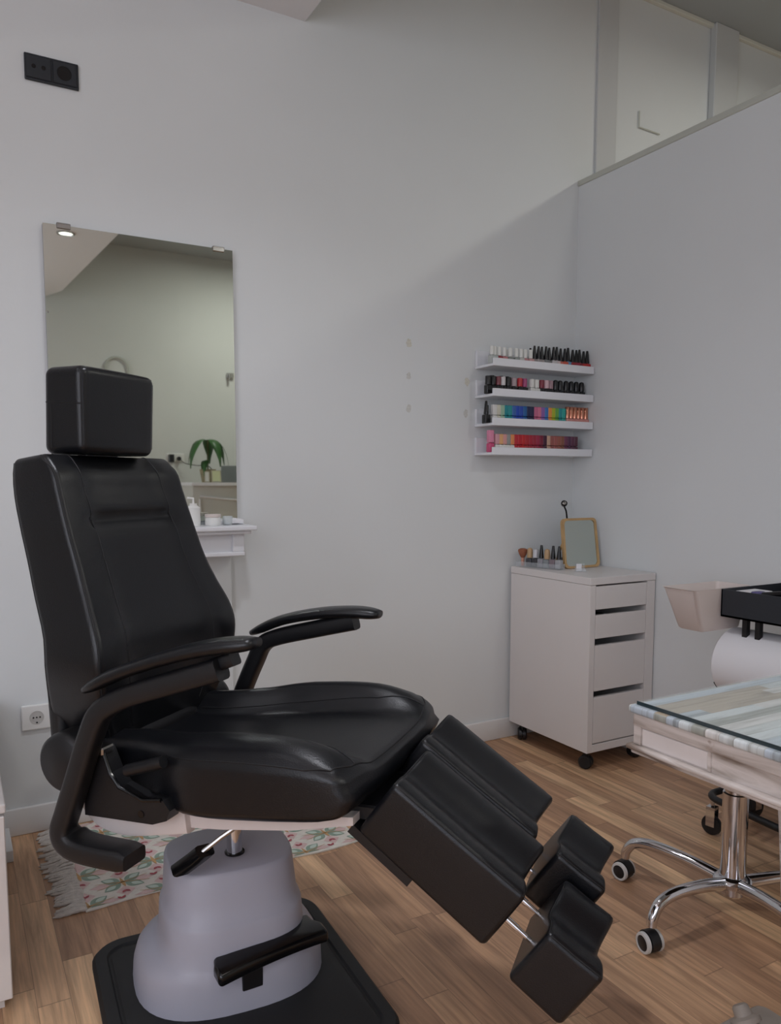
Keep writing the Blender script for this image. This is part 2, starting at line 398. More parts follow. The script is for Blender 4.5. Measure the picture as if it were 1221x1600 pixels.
# ------------------------------------------------------------------ wall mirror
mr = empty('wall_mirror', (-1.8506, 0, .977), 0, 'tall frameless rectangular wall mirror behind the treatment chair', 'mirror')
bm = NB(); box(bm, -.2935, .2935, -.022, -.017, 0, .9065); obj('mirror_glass', bm, MIRR, mr)
bm = NB(); box(bm, -.293, .293, -.0168, -.001, .0, .906); obj('backing_board', bm, mat('mirror_backing', (150, 150, 150), .6), mr)
for dx in (-.235, .245):
    bm = NB(); box(bm, dx-.02, dx+.02, -.027, -.003, .9068, .913, .002, 1); box(bm, dx-.02, dx+.02, -.0265, -.0222, .896, .912, .0015, 1); obj('clip', bm, STEEL, mr)
bm = NB(); disc(bm, (-.2885, 0, .645), .003, .0215, .024, 10); obj('screw', bm, STEEL, mr)

# ------------------------------------------------------------------ console shelf under the mirror
cs = empty('console_shelf', (-1.815, 0, 0), 0, 'white wall console shelf under the tall mirror, right end showing', 'shelf')
bm = NB(); box(bm, -.28, .28, -.165, -.001, .948, .964, .004, 2); box(bm, -.265, .265, -.15, -.001, .936, .949, .004, 2); obj('top_board', bm, LACQ, cs)
bm = NB(); box(bm, -.23, .233, -.115, -.001, .868, .936); obj('apron', bm, LACQ, cs)
bm = NB()
box(bm, -.245, .247, -.13, -.113, .862, .876, .003, 2); box(bm, .207, .247, -.128, -.113, .876, .936, .002, 1); box(bm, -.245, -.205, -.128, -.113, .876, .936, .002, 1); box(bm, .233, .247, -.113, -.001, .862, .88, .003, 2)
obj('apron_moulding', bm, LACQ, cs)
bm = NB(); box(bm, -.22, .235, -.02, -.001, .09, .868, .002, 1); obj('back_panel', bm, WALL, cs)
# things on it
t = empty('cosmetic_jar', (-1.665, -.095, .9643), 0, 'low round white cosmetic jar standing on the console shelf', 'jar')
bm = NB(); lathe(bm, [(.001, 0), (.024, 0), (.0255, .004), (.0255, .026), (.024, .028), (.001, .028)], n=28); obj('jar_body', bm, WHT, t, True)
bm = NB(); lathe(bm, [(.001, .028), (.0265, .028), (.0265, .036), (.025, .038), (.001, .038)], n=28); obj('lid', bm, OFFW, t, True)
t = empty('glass_tealight_holder', (-1.612, -.085, .9643), 0, 'small clear glass tealight cup beside the round white jar', 'glass')
bm = NB(); lathe(bm, [(.001, 0), (.015, 0), (.0175, .03), (.0162, .03), (.014, .004), (.001, .004)], n=24); obj('cup', bm, GLASS, t, True)
bm = NB(); lathe(bm, [(.001, .0042), (.0132, .0042), (.0132, .017), (.001, .0172)], n=20); obj('candle', bm, PAPER, t, True)
t = empty('pump_bottle', (-1.728, -.09, .9643), 0, 'white pump bottle on the console shelf half hidden by the chair back', 'bottle')
bm = NB(); lathe(bm, [(.001, 0), (.022, 0), (.022, .06), (.012, .068), (.012, .074), (.001, .074)], n=24); obj('bottle_body', bm, WHT, t, True)
bm = NB(); tube(bm, [(0, 0, .074), (0, 0, .09), (-.02, 0, .092)], .004, 8); obj('pump', bm, WHT, t, True)
t = obj('folded_towel', rbox(NB(), (.05, .03, .009), .006, (6, 4, 2), lambda p: Vector((p.x-1.60, p.y-.045, p.z+.9735+.003*math.sin(p.x*70)))), PAPER, None, True, label='white folded towel lying against the foot of the tall mirror', cat='towel')

# ------------------------------------------------------------------ picture ledges with polish bottles
LEDGE = [1.565, 1.447, 1.332, 1.216]
LN = ['top', 'second', 'third', 'lowest']
for k, z in enumerate(LEDGE):
    t = empty('picture_ledge', (-.27, 0, z), 0, ['white picture ledge, topmost of the four, holding clear and black capped bottles', 'white picture ledge, second from the top, holding short dark bottles', 'white picture ledge, third from the top, holding blue and copper bottles', 'white picture ledge, lowest of the four, holding red and plum bottles'][k], 'shelf', 'picture ledges in the corner')
    bm = NB(); box(bm, -.268, .262, -.118, -.001, 0, .010, .0008, 1); obj('ledge_board', bm, LACQ, t)
    bm = NB(); box(bm, -.268, .262, -.014, -.001, .0102, .072, .0008, 1); obj('back_rail', bm, LACQ, t)
    bm = NB(); box(bm, -.268, .262, -.127, -.1182, 0, .030, .0008, 1); obj('front_lip', bm, LACQ, t)

def capmesh(kind):
    bm = NB()
    if kind == 'cyl': lathe(bm, [(.001, 0), (.0085, 0), (.0085, .033), (.0078, .034), (.001, .034)], n=14)
    elif kind == 'taper': lathe(bm, [(.001, 0), (.0095, 0), (.0085, .012), (.0045, .048), (.004, .05), (.001, .0505)], n=14)
    elif kind == 'round': lathe(bm, [(.001, 0), (.011, 0), (.0115, .012), (.0105, .03), (.008, .036), (.001, .039)], n=14)
    elif kind == 'fat': lathe(bm, [(.001, 0), (.011, 0), (.011, .03), (.010, .032), (.001, .032)], n=14)
    elif kind == 'rod': lathe(bm, [(.001, 0), (.0088, 0), (.0088, .041), (.008, .042), (.001, .042)], n=16)
    elif kind == 'sq': rbox(bm, (.0102, .0102, .022), .003, (2, 2, 2), lambda p: p+Vector((0, 0, .022)), k=2)
    finish(bm, True); me = bpy.data.meshes.new('cap'); bm.to_mesh(me); bm.free(); me.materials.append(WHT); return me
def bodymesh(kind):
    bm = NB()
    h, w_ = {'cyl': (.034, .0125), 'taper': (.034, .0125), 'round': (.032, .0125), 'fat': (.034, .012), 'sq': (.033, .0108), 'rod': (.03, .010)}[kind]
    rbox(bm, (w_, .0115, h/2), .004, (2, 2, 2), lambda p: p+Vector((0, 0, h/2)), k=2)
    lathe(bm, [(.005, h-.0005), (.005, h+.004)], n=10)
    finish(bm, True); me = bpy.data.meshes.new('nail_polish_bottle'); bm.to_mesh(me); bm.free(); me.materials.append(WHT); return me, h+.002
KM = {k: (capmesh(k), bodymesh(k)) for k in ('cyl', 'taper', 'round', 'fat', 'sq', 'rod')}
mcache = {}
def pol(col, gloss=.15, metal=0):
    key = (col, gloss, metal)
    if key not in mcache: mcache[key] = mat('polish_%d_%d_%d' % col, col, gloss, metal, noise=.02)
    return mcache[key]
def bottle(x, y, z, kind, body, cap, label, group, sc=1, rz=0):
    cm, (bmh, h) = KM[kind]
    o = bpy.data.objects.new('nail_polish_bottle', bmh); C.objects.link(o); o.location = (x, y, z+.0003); o.rotation_euler.z = rz; o.scale = (sc, sc, sc)
    o.material_slots[0].link = 'OBJECT'; o.material_slots[0].material = body
    c = bpy.data.objects.new('cap', cm); C.objects.link(c); c.parent = o; c.location = (0, 0, h)
    c.material_slots[0].link = 'OBJECT'; c.material_slots[0].material = cap
    tag(o, label, 'nail polish', group)
    return o
ORD = ['first', 'second', 'third', 'fourth', 'fifth', 'sixth', 'seventh', 'eighth', 'ninth', 'tenth', 'eleventh', 'twelfth', 'thirteenth', 'fourteenth', 'fifteenth', 'sixteenth', 'seventeenth', 'eighteenth', 'nineteenth', 'twentieth', 'twenty-first', 'twenty-second', 'twenty-third', 'twenty-fourth', 'twenty-fifth', 'twenty-sixth', 'twenty-seventh']
CAPW = pol((228, 228, 222), .35); CAPK = pol((20, 20, 23), .25); CLR = pol((196, 200, 196), .1)
# top ledge
X1 = [-.522, -.505, -.482, -.455, -.426, -.398, -.374, -.350, -.326, -.303, -.284, -.262, -.243, -.222, -.201, -.181, -.160, -.140, -.119, -.098, -.077, -.058, -.036, -.014]
C1 = [('clear', (190, 194, 190)), ('clear', (186, 192, 188)), ('dark red', (150, 60, 66)), ('pale red', (196, 130, 130)), ('smoky grey', (140, 144, 138)), ('grey green', (150, 156, 150)), ('milky', (206, 204, 198)), ('soft pink', (196, 140, 142)), ('soft pink', (204, 160, 158)),
      ('dusty grey', (150, 142, 140)), ('dusty grey', (160, 152, 150)), ('warm grey', (170, 160, 158)), ('silver grey', (128, 128, 128)), ('silver grey', (122, 124, 122)), ('pearl white', (206, 200, 200)), ('milky pink', (214, 196, 196)), ('salmon', (208, 110, 96)), ('coral', (214, 96, 74)), ('light blue', (110, 150, 188)), ('crimson', (160, 40, 52)), ('raspberry', (168, 44, 70)), ('wine red', (140, 36, 50)), ('bright red', (196, 44, 40)), ('scarlet', (190, 40, 44))]
for i, (x, (cn, col)) in enumerate(zip(X1, C1)):
    wc = i < 9
    bottle(x, -.088+random.uniform(-.004, .004) - (0.0 if i else -.0), LEDGE[0]+.010, 'cyl' if wc else 'taper', pol(col), CAPW if wc else CAPK,
           '%s polish, %s cap, %s from left on the top ledge' % (cn, 'white cylinder' if wc else 'tapered black', ORD[i]), 'bottles on the top ledge', 1.0 if wc else random.uniform(1.02, 1.12))
for j, (x, c_) in enumerate(((-.468, CAPW), (-.412, CAPW), (-.293, CAPK), (-.252, CAPK), (-.192, CAPK), (-.148, CAPK), (-.086, CAPK))):
    bottle(x, -.050, LEDGE[0]+.010, 'cyl' if c_ is CAPW else 'taper', CLR if c_ is CAPW else pol((120, 60, 66)), c_,
           '%s capped bottle in the back row of the top ledge, %s there from the left' % ('white' if c_ is CAPW else 'black', ORD[j]), 'back row bottles on the top ledge')
# second ledge
X2 = [-.535, -.508, -.484, -.462, -.434, -.406, -.378, -.350, -.312, -.286, -.260, -.236, -.213, -.188, -.159, -.130, -.101, -.072, -.042]
C2 = [('black box-shouldered', (22, 22, 24), 'k'), ('black', (24, 24, 26), 'k'), ('maroon', (120, 62, 70), 'c'), ('white labelled', (210, 206, 206), 'c'), ('jet black', (22, 22, 24), 'k'), ('grey pink', (172, 152, 156), 'c'), ('red', (186, 50, 60), 'c'), ('magenta', (168, 70, 118), 'c'), ('white', (222, 220, 214), 'w'), ('white', (222, 220, 214), 'w'), ('burgundy', (130, 46, 62), 'c'), ('pale pink', (212, 178, 184), 'c'), ('mauve', (160, 130, 138), 'c')]+[('glossy black', (24, 24, 27), 'r')]*6
for i, (x, (cn, col, t_)) in enumerate(zip(X2, C2)):
    kind = 'round' if t_ == 'r' else 'fat'
    body = pol((228, 226, 220)) if t_ == 'w' else pol((24, 24, 26))
    cap = pol(col, .3)
    bottle(x, -.086+random.uniform(-.003, .003), LEDGE[1]+.010, kind, body, cap,
           '%s capped gel polish bottle, %s from the left on the second ledge' % (cn, ORD[i]), 'bottles on the second ledge', 1.05)
for j, x in enumerate((-.495, -.448, -.42)):
    bottle(x, -.055, LEDGE[1]+.010, 'fat', CAPK, CAPK, 'black bottle in the back row of the second ledge, %s there from the left' % ORD[j], 'back row bottles on the second ledge', 1.15)
# third ledge
C3 = [('white', (220, 218, 214)), ('cream', (206, 202, 184)), ('mint', (160, 192, 166)), ('teal', (30, 138, 146)), ('turquoise', (40, 146, 150)), ('denim blue', (60, 104, 172)), ('royal blue', (34, 74, 176)), ('cobalt blue', (36, 74, 170)), ('ocean blue', (34, 96, 156)), ('navy', (26, 34, 76)), ('dark navy', (34, 36, 72)), ('rose pink', (196, 104, 138)), ('pink', (214, 120, 150)), ('lilac', (144, 100, 170)), ('sky blue', (62, 120, 186)), ('orange', (232, 150, 70)), ('lime yellow', (176, 186, 40)), ('leaf green', (104, 168, 72)), ('sea green', (34, 148, 150)), ('aqua', (48, 170, 160))]
b0 = bottle(-.540, -.085, LEDGE[2]+.010, 'cyl', CAPK, CAPK, 'tall all black bottle at the left end of the third ledge', 'bottles on the third ledge', 1.0)
bottle(-.5245, -.060, LEDGE[2]+.010, 'taper', CAPK, CAPK, 'tall black bottle just behind the leftmost bottle of the third ledge', 'bottles on the third ledge', 1.05)
for i, (cn, col) in enumerate(C3):
    x = -.506+i*.01905
    bottle(x, -.088, LEDGE[2]+.010, 'sq', pol(col, .12), pol(col, .28), '%s capped %s polish bottle, %s colour from left on the third ledge' % (cn, cn, ORD[i]), 'bottles on the third ledge', .94)
for i in range(6):
    bottle(-.119+i*.0208, -.088, LEDGE[2]+.010, 'rod', pol((220, 150, 140)), ROSEG, 'shiny copper capped bottle, %s copper one from left on the third ledge' % ORD[i], 'bottles on the third ledge', 1.12)
# lowest ledge
C4 = [('blush and white', (214, 160, 168)), ('peach and white', (226, 172, 120)), ('shell pink and white', (216, 156, 150)), ('silver', (150, 150, 146)), ('apricot', (226, 140, 84)), ('cherry red', (190, 34, 46)), ('red', (186, 28, 42)), ('post-box red', (192, 34, 38)), ('crimson', (176, 28, 42)), ('carmine', (170, 30, 56)), ('ruby', (160, 30, 56)), ('raspberry', (162, 34, 70)), ('wine', (124, 24, 52)), ('aubergine', (72, 28, 52)), ('nude', (204, 164, 140)), ('terracotta', (158, 92, 84)), ('dusty rose', (166, 94, 88)), ('brick', (156, 90, 76)), ('brown', (140, 88, 70)), ('mauve plum', (116, 56, 84)), ('deep plum', (88, 44, 76)), ('grape', (98, 52, 76)), ('dark maroon', (84, 40, 58))]
t = bottle(-.522, -.088, LEDGE[3]+.010, 'sq', pol((206, 78, 122)), pol((222, 140, 168), .3), 'wide pink bottle with a pink see-through cap at the left end of the lowest ledge', 'bottles on the lowest ledge', 1.12)
bottle(-.498, -.056, LEDGE[3]+.010, 'sq', pol((214, 120, 150)), pol((232, 190, 200), .3), 'pale pink bottle behind the left end of the lowest ledge row', 'bottles on the lowest ledge', 1.0)
for i, (cn, col) in enumerate(C4):
    x = -.494+i*.01905
    bottle(x, -.090, LEDGE[3]+.010, 'sq', pol(col, .12) if i > 4 else CAPW, pol(col, .28), '%s capped bottle on the lowest ledge, %s after the wide pink one' % (cn, ORD[i]), 'bottles on the lowest ledge', .94)

# ------------------------------------------------------------------ drawer cabinet in the corner
CX0, CX1, CY0, CY1 = -.352, -.006, -.4935, -.016
dc = empty('drawer_cabinet', ((CX0+CX1)/2, (CY0+CY1)/2, 0), 0, 'tall white rolling drawer cabinet with four drawers in the corner', 'cabinet')
def shift(bm, v): bmesh.ops.translate(bm, verts=bm.verts, vec=v); return bm
off = Vector((-(CX0+CX1)/2, -(CY0+CY1)/2, 0))
bm = NB(); box(bm, CX0, CX1, CY0, CY1, .722, .75, .002, 2); obj('top_board', shift(bm, off), LAM, dc)
bm = NB(); box(bm, CX0+.001, CX0+.0285, CY0+.001, CY1-.001, .074, .721, .001, 1); box(bm, CX1-.046, CX1-.001, CY0+.001, CY1-.001, .074, .721, .001, 1)
box(bm, CX0+.0285, CX1-.046, CY0+.001, CY1-.001, .074, .104, .001, 1); box(bm, CX0+.0285, CX1-.046, CY1-.012, CY1-.002, .104, .721)
obj('carcass', shift(bm, off), LAM, dc)
for z0, z1 in ((.628, .716), (.516, .606), (.313, .489), (.109, .288)):
    bm = NB(); box(bm, CX0+.0305, CX1-.048, CY0+.0015, CY0+.019, z0, z1, .001, 1); d = obj('drawer', shift(bm, off), LAM, dc)
    bm = NB(); box(bm, CX0+.034, CX1-.052, CY0+.04, CY1-.03, z0+.0, z0+.045, .001, 1); obj('drawer_box', shift(bm, off), mat('drawer_grey', (120, 116, 116), .6), d)
for i, (x, y) in enumerate(((CX0+.035, CY0+.04), (CX1-.05, CY0+.04), (CX0+.035, CY1-.05), (CX1-.05, CY1-.05))):
    bm = NB(); a = Matrix.Rotation(PI/2, 4, 'Y'); R_ = Matrix.Rotation(.5+i, 4, 'Z') @ a
    lathe(bm, [(.001, -.019), (.022, -.019), (.027, -.014), (.027, -.003), (.018, -.002), (.018, .002), (.027, .003), (.027, .014), (.022, .019), (.001, .019)], (x, y, .0272), 24, R_)
    tube(bm, [(x, y, .045), (x, y, .0738)], .012, 12)
    obj('castor', shift(bm, off), PLAST, dc, True)
# small mirror with wooden frame
mr = empty('table_mirror', (-.135, -.215, .7505), 0, 'small standing mirror with a rounded light wood frame on the drawer cabinet', 'mirror')
tilt = Matrix.Rotation(math.radians(-8), 4, 'X')
def rrect(hw, hh, r, n=6, cz=0, top=1.0):
    pts = []
    for cx, cz_, a0 in ((hw-r, hh-r, 0), (-hw+r, hh-r, PI/2), (-hw+r, -hh+r, PI), (hw-r, -hh+r, 1.5*PI)):
        for k in range(n+1):
            a = a0+PI/2*k/n; pts.append((cx+r*math.cos(a), cz+cz_+r*math.sin(a)))
    return pts
MH = .104; MW = .094
pts = [tilt @ Vector((x*(1.03 if z < MH else 1), 0, z)) for x, z in rrect(MW, MH, .02, cz=MH)]
bm = NB(); o_ = [Vector(p) for p in pts]; rings = []
for (sc, yy) in ((1, -.007), (1, .007), (.9, .007), (.9, -.007)):
    rr = [tilt @ Vector((x*(1.03 if z < MH else 1)*(sc), yy, MH+(z-MH)*(1-(1-sc)*.9))) for x, z in rrect(MW, MH, .02, cz=MH)]; rings.append(rr)
rings.append(rings[0]); loft(bm, rings, caps=False); obj('wooden_frame', bm, BIRCH, mr)
bm = NB(); rr = [[tilt @ Vector((x*.91*(1.03 if z < MH else 1), yy, MH+(z-MH)*.915)) for x, z in rrect(MW, MH, .02, cz=MH)] for yy in (-.003, .003)]
loft(bm, rr); obj('mirror_glass', bm, MIRR2, mr)
bm = NB(); tube(bm, [tilt @ Vector((-.09, .008, MH)), (-.085, .075, .005), (.085, .075, .005), tilt @ Vector((.09, .008, MH))], .005, 8); obj('stand', bm, BIRCH, mr, True)
# goose-neck lamp
t = empty('gooseneck_lamp', (-.10, -.07, .7505), 0, 'black flexible neck lamp rising behind the small wood framed mirror', 'lamp')
bm = NB(); box(bm, -.02, .02, -.02, .02, 0, .03, .005, 2); obj('clip_base', bm, BLK, t)
bm = NB(); P_ = spline([(0, 0, .03), (.0, 0, .10), (0, -.01, .17), (-.012, -.018, .225), (-.028, -.022, .252)]); tube(bm, P_, .0036, 8); obj('neck', bm, BLK, t, True)
bm = NB(); d = (CAM-Vector((-.13, -.09, 1.01))).normalized(); d = (d+Vector((.1, -.2, .5))).normalized(); Q = d.to_track_quat('Z', 'Y').to_matrix().to_4x4()
lathe(bm, [(.001, -.016), (.009, -.015), (.0135, -.005), (.0135, .004), (.0115, .006), (.001, .0062)], (-.031, -.024, .265), 20, Q); h_ = obj('lamp_head', bm, BLK, t, True)
bm = NB(); lathe(bm, [(.001, .0063), (.008, .0065), (.001, .0085)], (-.031, -.024, .265), 16, Q); obj('led_lens', bm, STEEL, h_, True)
# acrylic organiser with brush and bottles
AX, AY = -.32, -.105
org = empty('acrylic_organiser', (-.288, -.13, .7505), math.radians(-74), 'long low clear acrylic tray holding bottles on the drawer cabinet', 'tray')
bm = NB(); box(bm, -.105, .105, -.022, .022, 0, .002); 
for a in ((-.105, .105, -.022, -.0205, .002, .022), (-.105, .105, .0205, .022, .002, .022), (-.105, -.1035, -.0205, .0205, .002, .022), (.1035, .105, -.0205, .0205, .002, .022)): box(bm, *a)
obj('tray_body', bm, ACRYL, org)
ca, sa = math.cos(math.radians(-74)), math.sin(math.radians(-74))
KR = pol((190, 158, 120), .5); SIL = pol((200, 200, 204), .2)
lst = [('round', pol((70, 70, 74)), KR, 'dark bottle with a tan wooden cap, leftmost in the acrylic tray'), ('fat', pol((60, 60, 64)), SIL, 'dark bottle with a short silver cap, second in the acrylic tray'), ('taper', pol((150, 150, 156)), CAPK, 'grey bottle with a black cap, third in the acrylic tray'), ('round', pol((140, 146, 148)), KR, 'grey bottle with a tan wooden cap, fourth in the acrylic tray'), ('taper', pol((130, 116, 122)), CAPK, 'mauve grey bottle with a black cap, fifth in the acrylic tray'), ('taper', pol((170, 170, 172)), CAPK, 'pale grey bottle with a black cap, rightmost in the acrylic tray')]
for i, (kd, b_, c_, lab) in enumerate(lst):
    u = -.052+i*.0285
    bottle(-.288+u*ca, -.13+u*sa, .7527, kd, b_, c_, lab, 'bottles in the acrylic tray', 1.08, math.radians(-74))
t = empty('makeup_brush', (-.288-.088*ca, -.13-.088*sa, .7527), 0, 'rust brown fan shaped makeup brush standing in the acrylic tray', 'brush')
bm = NB(); tube(bm, [(0, 0, 0), (0, 0, .035)], .007, 12); obj('handle', bm, pol((206, 150, 128), .3), t, True)
bm = NB(); lathe(bm, [(.001, .035), (.008, .035), (.016, .05), (.021, .063), (.019, .070), (.010, .074), (.001, .0745)], n=20); obj('bristles', bm, BRIST, t, True)
t = empty('card_holder', (-.240, -.318, .7505), math.radians(-30), 'small clear acrylic card holder with a white card at the cabinet corner', 'holder')
bm = NB(); box(bm, -.02, .02, -.012, .012, 0, .0025); box(bm, -.02, .02, .010, .012, .0025, .03); box(bm, -.02, .02, -.012, -.0105, .0025, .014); obj('holder_body', bm, ACRYL, t)
bm = NB(); box(bm, -.017, .004, -.004, -.003, .0028, .032); obj('card', bm, PAPER, t)

# ------------------------------------------------------------------ the treatment chair
AZ = math.radians(140.5); OX, OY = -1.91, -1.03
FV = Vector((math.sin(AZ), math.cos(AZ), 0)); RZ = math.atan2(FV.y, FV.x)
chair = empty('pedicure_chair', (OX, OY, 0), RZ, 'black leatherette pedicure chair with split leg rests on a silver grey pedestal', 'chair')
W2C = (Matrix.Translation((OX, OY, 0)) @ Matrix.Rotation(RZ, 4, 'Z')).inverted()
def w2c(bm): bmesh.ops.transform(bm, matrix=W2C, verts=bm.verts); return bm
# base plate (world aligned, turned about 3 degrees)
PR = Matrix.Translation((-1.925, -1.075, 0)) @ Matrix.Rotation(math.radians(-3), 4, 'Z')
def rr3(hw, hh, r, z, n=8): return [PR @ Vector((x, y, z)) for x, y in rrect(hw, hh, r, n)]
bm = NB(); loft(bm, [rr3(.275, .30, .075, 0), rr3(.275, .30, .075, .010), rr3(.268, .293, .07, .018), rr3(.244, .269, .05, .018), rr3(.240, .265, .046, .0135), rr3(.236, .261, .042, .0135), rr3(.232, .257, .04, .016)])
obj('base_plate', w2c(bm), RUB, chair, True, 30)
def sring(z, cx, cy, a, b, ex, n=48, rot=-6, sh=0):
    out = []
    for k in range(n):
        t_ = 2*PI*k/n; c_, s_ = math.cos(t_), math.sin(t_)
        x = a*math.copysign(abs(c_)**(2/ex), c_); y = b*math.copysign(abs(s_)**(2/ex), s_)
        p = Matrix.Rotation(math.radians(rot), 3, 'Z') @ Vector((x, y, 0)); out.append(Vector((cx+p.x, cy+p.y, z+sh*y)))
    return out
bm = NB()
HS = [(.016, .207, .183, 2.6, -.985), (.05, .205, .182, 2.6, -.986), (.080, .198, .176, 2.6, -.990), (.098, .186, .167, 2.7, -.997), (.108, .168, .153, 2.9, -1.006), (.116, .157, .147, 3, -1.010),
      (.15, .153, .143, 3, -1.009), (.186, .151, .139, 3, -1.008), (.195, .148, .136, 3, -1.007), (.202, .143, .131, 3, -1.005), (.24, .140, .126, 3, -1.002), (.285, .137, .117, 3, -.998), (.2925, .135, .114, 3, -.998), (.295, .130, .110, 3, -.998), (.295, .05, .05, 2, -1.0)]
loft(bm, [sring(z, -1.915, cy, a, b, ex) for z, a, b, ex, cy in HS]); hs = obj('pedestal_housing', w2c(bm), GREYP, chair, True, 50)
# foot pedal and its slot
PM = Matrix.Translation((-1.877, -1.145, .128)) @ Matrix.Rotation(math.radians(6), 4, 'Z') @ Matrix.Rotation(math.radians(-2), 4, 'Y')
bm = NB()
rbox(bm, (.127, .040, .014), .009, (8, 3, 1), lambda p: PM @ Vector((p.x*(1-.08*(p.y > 0)), p.y, p.z+.006*(1-(p.x/.125)**2)-.25*max(0, -p.y-.01))))
obj('foot_pedal', w2c(bm), BLK, chair, True)
bm = NB(); box(bm, -1.942, -1.898, -1.170, -1.10, .062, .125, .002, 1); obj('pedal_slot', w2c(bm), PLAST, chair)
bm = NB(); tube(bm, [PM @ Vector((.01, -.005, -.02)), PM @ Vector((.05, .0, -.016))], .005, 8); tube(bm, [PM @ Vector((.03, -.005, -.016)), PM @ Vector((.03, -.005, -.034))], .0035, 8); obj('pedal_pivot', w2c(bm), STEEL, chair, True)
# column
bm = NB(); lathe(bm, [(.017, .29), (.017, .45)], n=28); obj('column', bm, CHROME, chair, True)
bm = NB(); lathe(bm, [(.001, .2951), (.022, .2951), (.022, .298), (.018, .2985), (.001, .2985)], n=28); obj('column_collar', bm, BLK, chair, True)
# seat frame : cream metal plate with an arm that carries the back
bm = NB()
pf = [(-.10, .430, .460), (-.03, .436, .470), (.10, .450, .480), (.25, .473, .500), (.375, .503, .518)]
loft(bm, [[(F, -.2, a), (F, .2, a), (F, .2, b), (F, -.2, b)] for F, a, b in pf]); obj('seat_frame', bm, FRAME, chair)
for s in (-1, 1):
    bm = NB(); ribbon(bm, spline([(-.20, s*.22, .50), (-.16, s*.22, .455), (-.10, s*.22, .445), (-.03, s*.215, .455), (.03, s*.2, .462)], 6), .03, .055, (0, 1, 0))
    obj('frame_arm', bm, FRAME, chair, True)
bm = NB(); box(bm, .33, .352, -.08, -.045, .50, .56, .002, 1); box(bm, .33, .352, .05, .08, .50, .56, .002, 1); obj('hinge_bracket', bm, FRAME, chair)
# lever
bm = NB(); tube(bm, [(.12, -.06, .445), (.04, -.11, .385), (.0, -.135, .35)], .005, 8); lv = obj('height_lever', bm, STEEL, chair, True)
bm = NB(); ribbon(bm, [(.012, -.128, .36), (-.002, -.135, .347), (-.033, -.150, .322)], .036, .030, (.6, .8, 0)); obj('lever_grip', bm, BLK, lv, True)

# seat cushion
def seat_f(p, top=None):
    u = p.x/.295   # -1 back .. 1 front
    v = p.y/.25
    t = p.z/.06
    F = .10+p.x
    hw = sitp(F, [-.2, -.08, .0, .05, .2, .32, .40], [.200, .205, .232, .252, .262, .262, .256])
    L = v*hw
    F2 = F-.034*max(0, abs(v)-.25)**2*max(0, u)*(1.15 if t > 0 else .5)
    av = abs(v)
    cen = sitp(F, [-.2, -.04, .1, .3, .40], [.560, .568, .583, .603, .600])
    sea = sitp(F, [-.2, .03, .2, .35, .41], [.588, .601, .616, .618, .604])
    rid = sitp(F, [-.2, .0, .1, .26, .34, .41], [.600, .622, .640, .650, .636, .606])
    lo = sitp(F, [-.2, -.05, .08, .21, .34, .41], [.500, .486, .487, .502, .519, .534])
    if av < .50: up_ = cen
    elif av < .76: up_ = cen+(rid-cen)*(.5-.5*math.cos(PI*(av-.50)/.26))
    else: up_ = rid+(sea-rid)*((av-.76)/.24)**2
    U = lo+(up_-lo)*(t+1)/2
    F2 -= .012*max(0, u)*max(0, -t)
    F2 += .010*max(0, u)*(1-t*t)
    return Vector((F2, L, U))
bm = NB(); rbox(bm, (.295, .25, .06), .022, (20, 34, 4), seat_f, k=4); seat = obj('seat_cushion', bm, LEATHER, chair, True, 80)
def on(f, pts, h, r, n=4, grow=0):
    out = []
    P = [Vector(p) for p in pts]
    for a, b in zip(P, P[1:]):
        for k in range(n): q = a.lerp(b, k/n); out.append(f(rpt(q, h, r)))
    out.append(f(rpt(P[-1], h, r))); return out
def seamline(f, pts, h, r, parent, rad=.0016, n=10, nm='seam'):
    bm = NB(); tube(bm, on(f, pts, h, r, n), rad, 6); return obj(nm, bm, SEAM, parent, True)
hS = (.295, .25, .06)
# side seam along the top edge of both flanks and the front
for s in (-1, 1):
    seamline(seat_f, [(-.10, s*.25, .054), (.22, s*.248, .054), (.27, s*.236, .056), (.284, s*.20, .057), (.286, s*.15, .057)], hS, .022, seat)
    seamline(seat_f, [(-.26, s*.148, .06), (.0, s*.152, .06), (.18, s*.160, .06), (.284, s*.185, .059)], hS, .022, seat)
seamline(seat_f, [(.286, -.15, .057), (.288, 0, .057), (.286, .15, .057)], hS, .022, seat)

# back cushion: x = depth (front +), y = lateral, z = height
BU = [.58, .66, .74, .80, .88, .94, 1.0, 1.08, 1.13, 1.17]
BF = [-.165, -.150, -.142, -.150, -.184, -.208, -.229, -.254, -.270, -.300]
BW = [.185, .222, .243, .240, .223, .214, .211, .206, .203, .198]
BB = [-.318, -.303, -.291, -.295, -.330, -.351, -.368, -.388, -.392, -.392]
def back_f(p):
    U = .868+p.z
    v = p.y/.24; t = (p.x/.06+1)/2     # 0 back, 1 front
    F1 = sitp(U, BU, BF); F0 = sitp(U, BU, BB); hw = sitp(U, BU, BW)
    L = v*hw
    # bolsters stand proud of the centre panel
    g = 1/(1+math.exp(-(abs(v)-.62)/.05)); F1 += -.012*(1-g)+.006*g*math.exp(-((U-.78)/.12)**2)
    crease = math.exp(-((U-1.030)/.011)**2)*(1-g); F1 -= .017*crease; F1 += .006*(1-g)*(math.exp(-((U-1.060)/.018)**2)+math.exp(-((U-.995)/.022)**2))
    F1 += .007*(1-g)*math.exp(-((U-.93)/.10)**2)
    roll = max(0, U-1.10)/.07
    F = F0+(F1-F0)*t
    Uo = U-.012*max(0, 1-t)*max(0, roll)
    hw_in = 1-.03*(1-t)**2
    return Vector((F, L*hw_in, Uo))
hB = (.06, .24, .30)
bm = NB(); rbox(bm, hB, .015, (4, 36, 48), back_f, k=4); back = obj('backrest_cushion', bm, LEATHER, chair, True, 80)
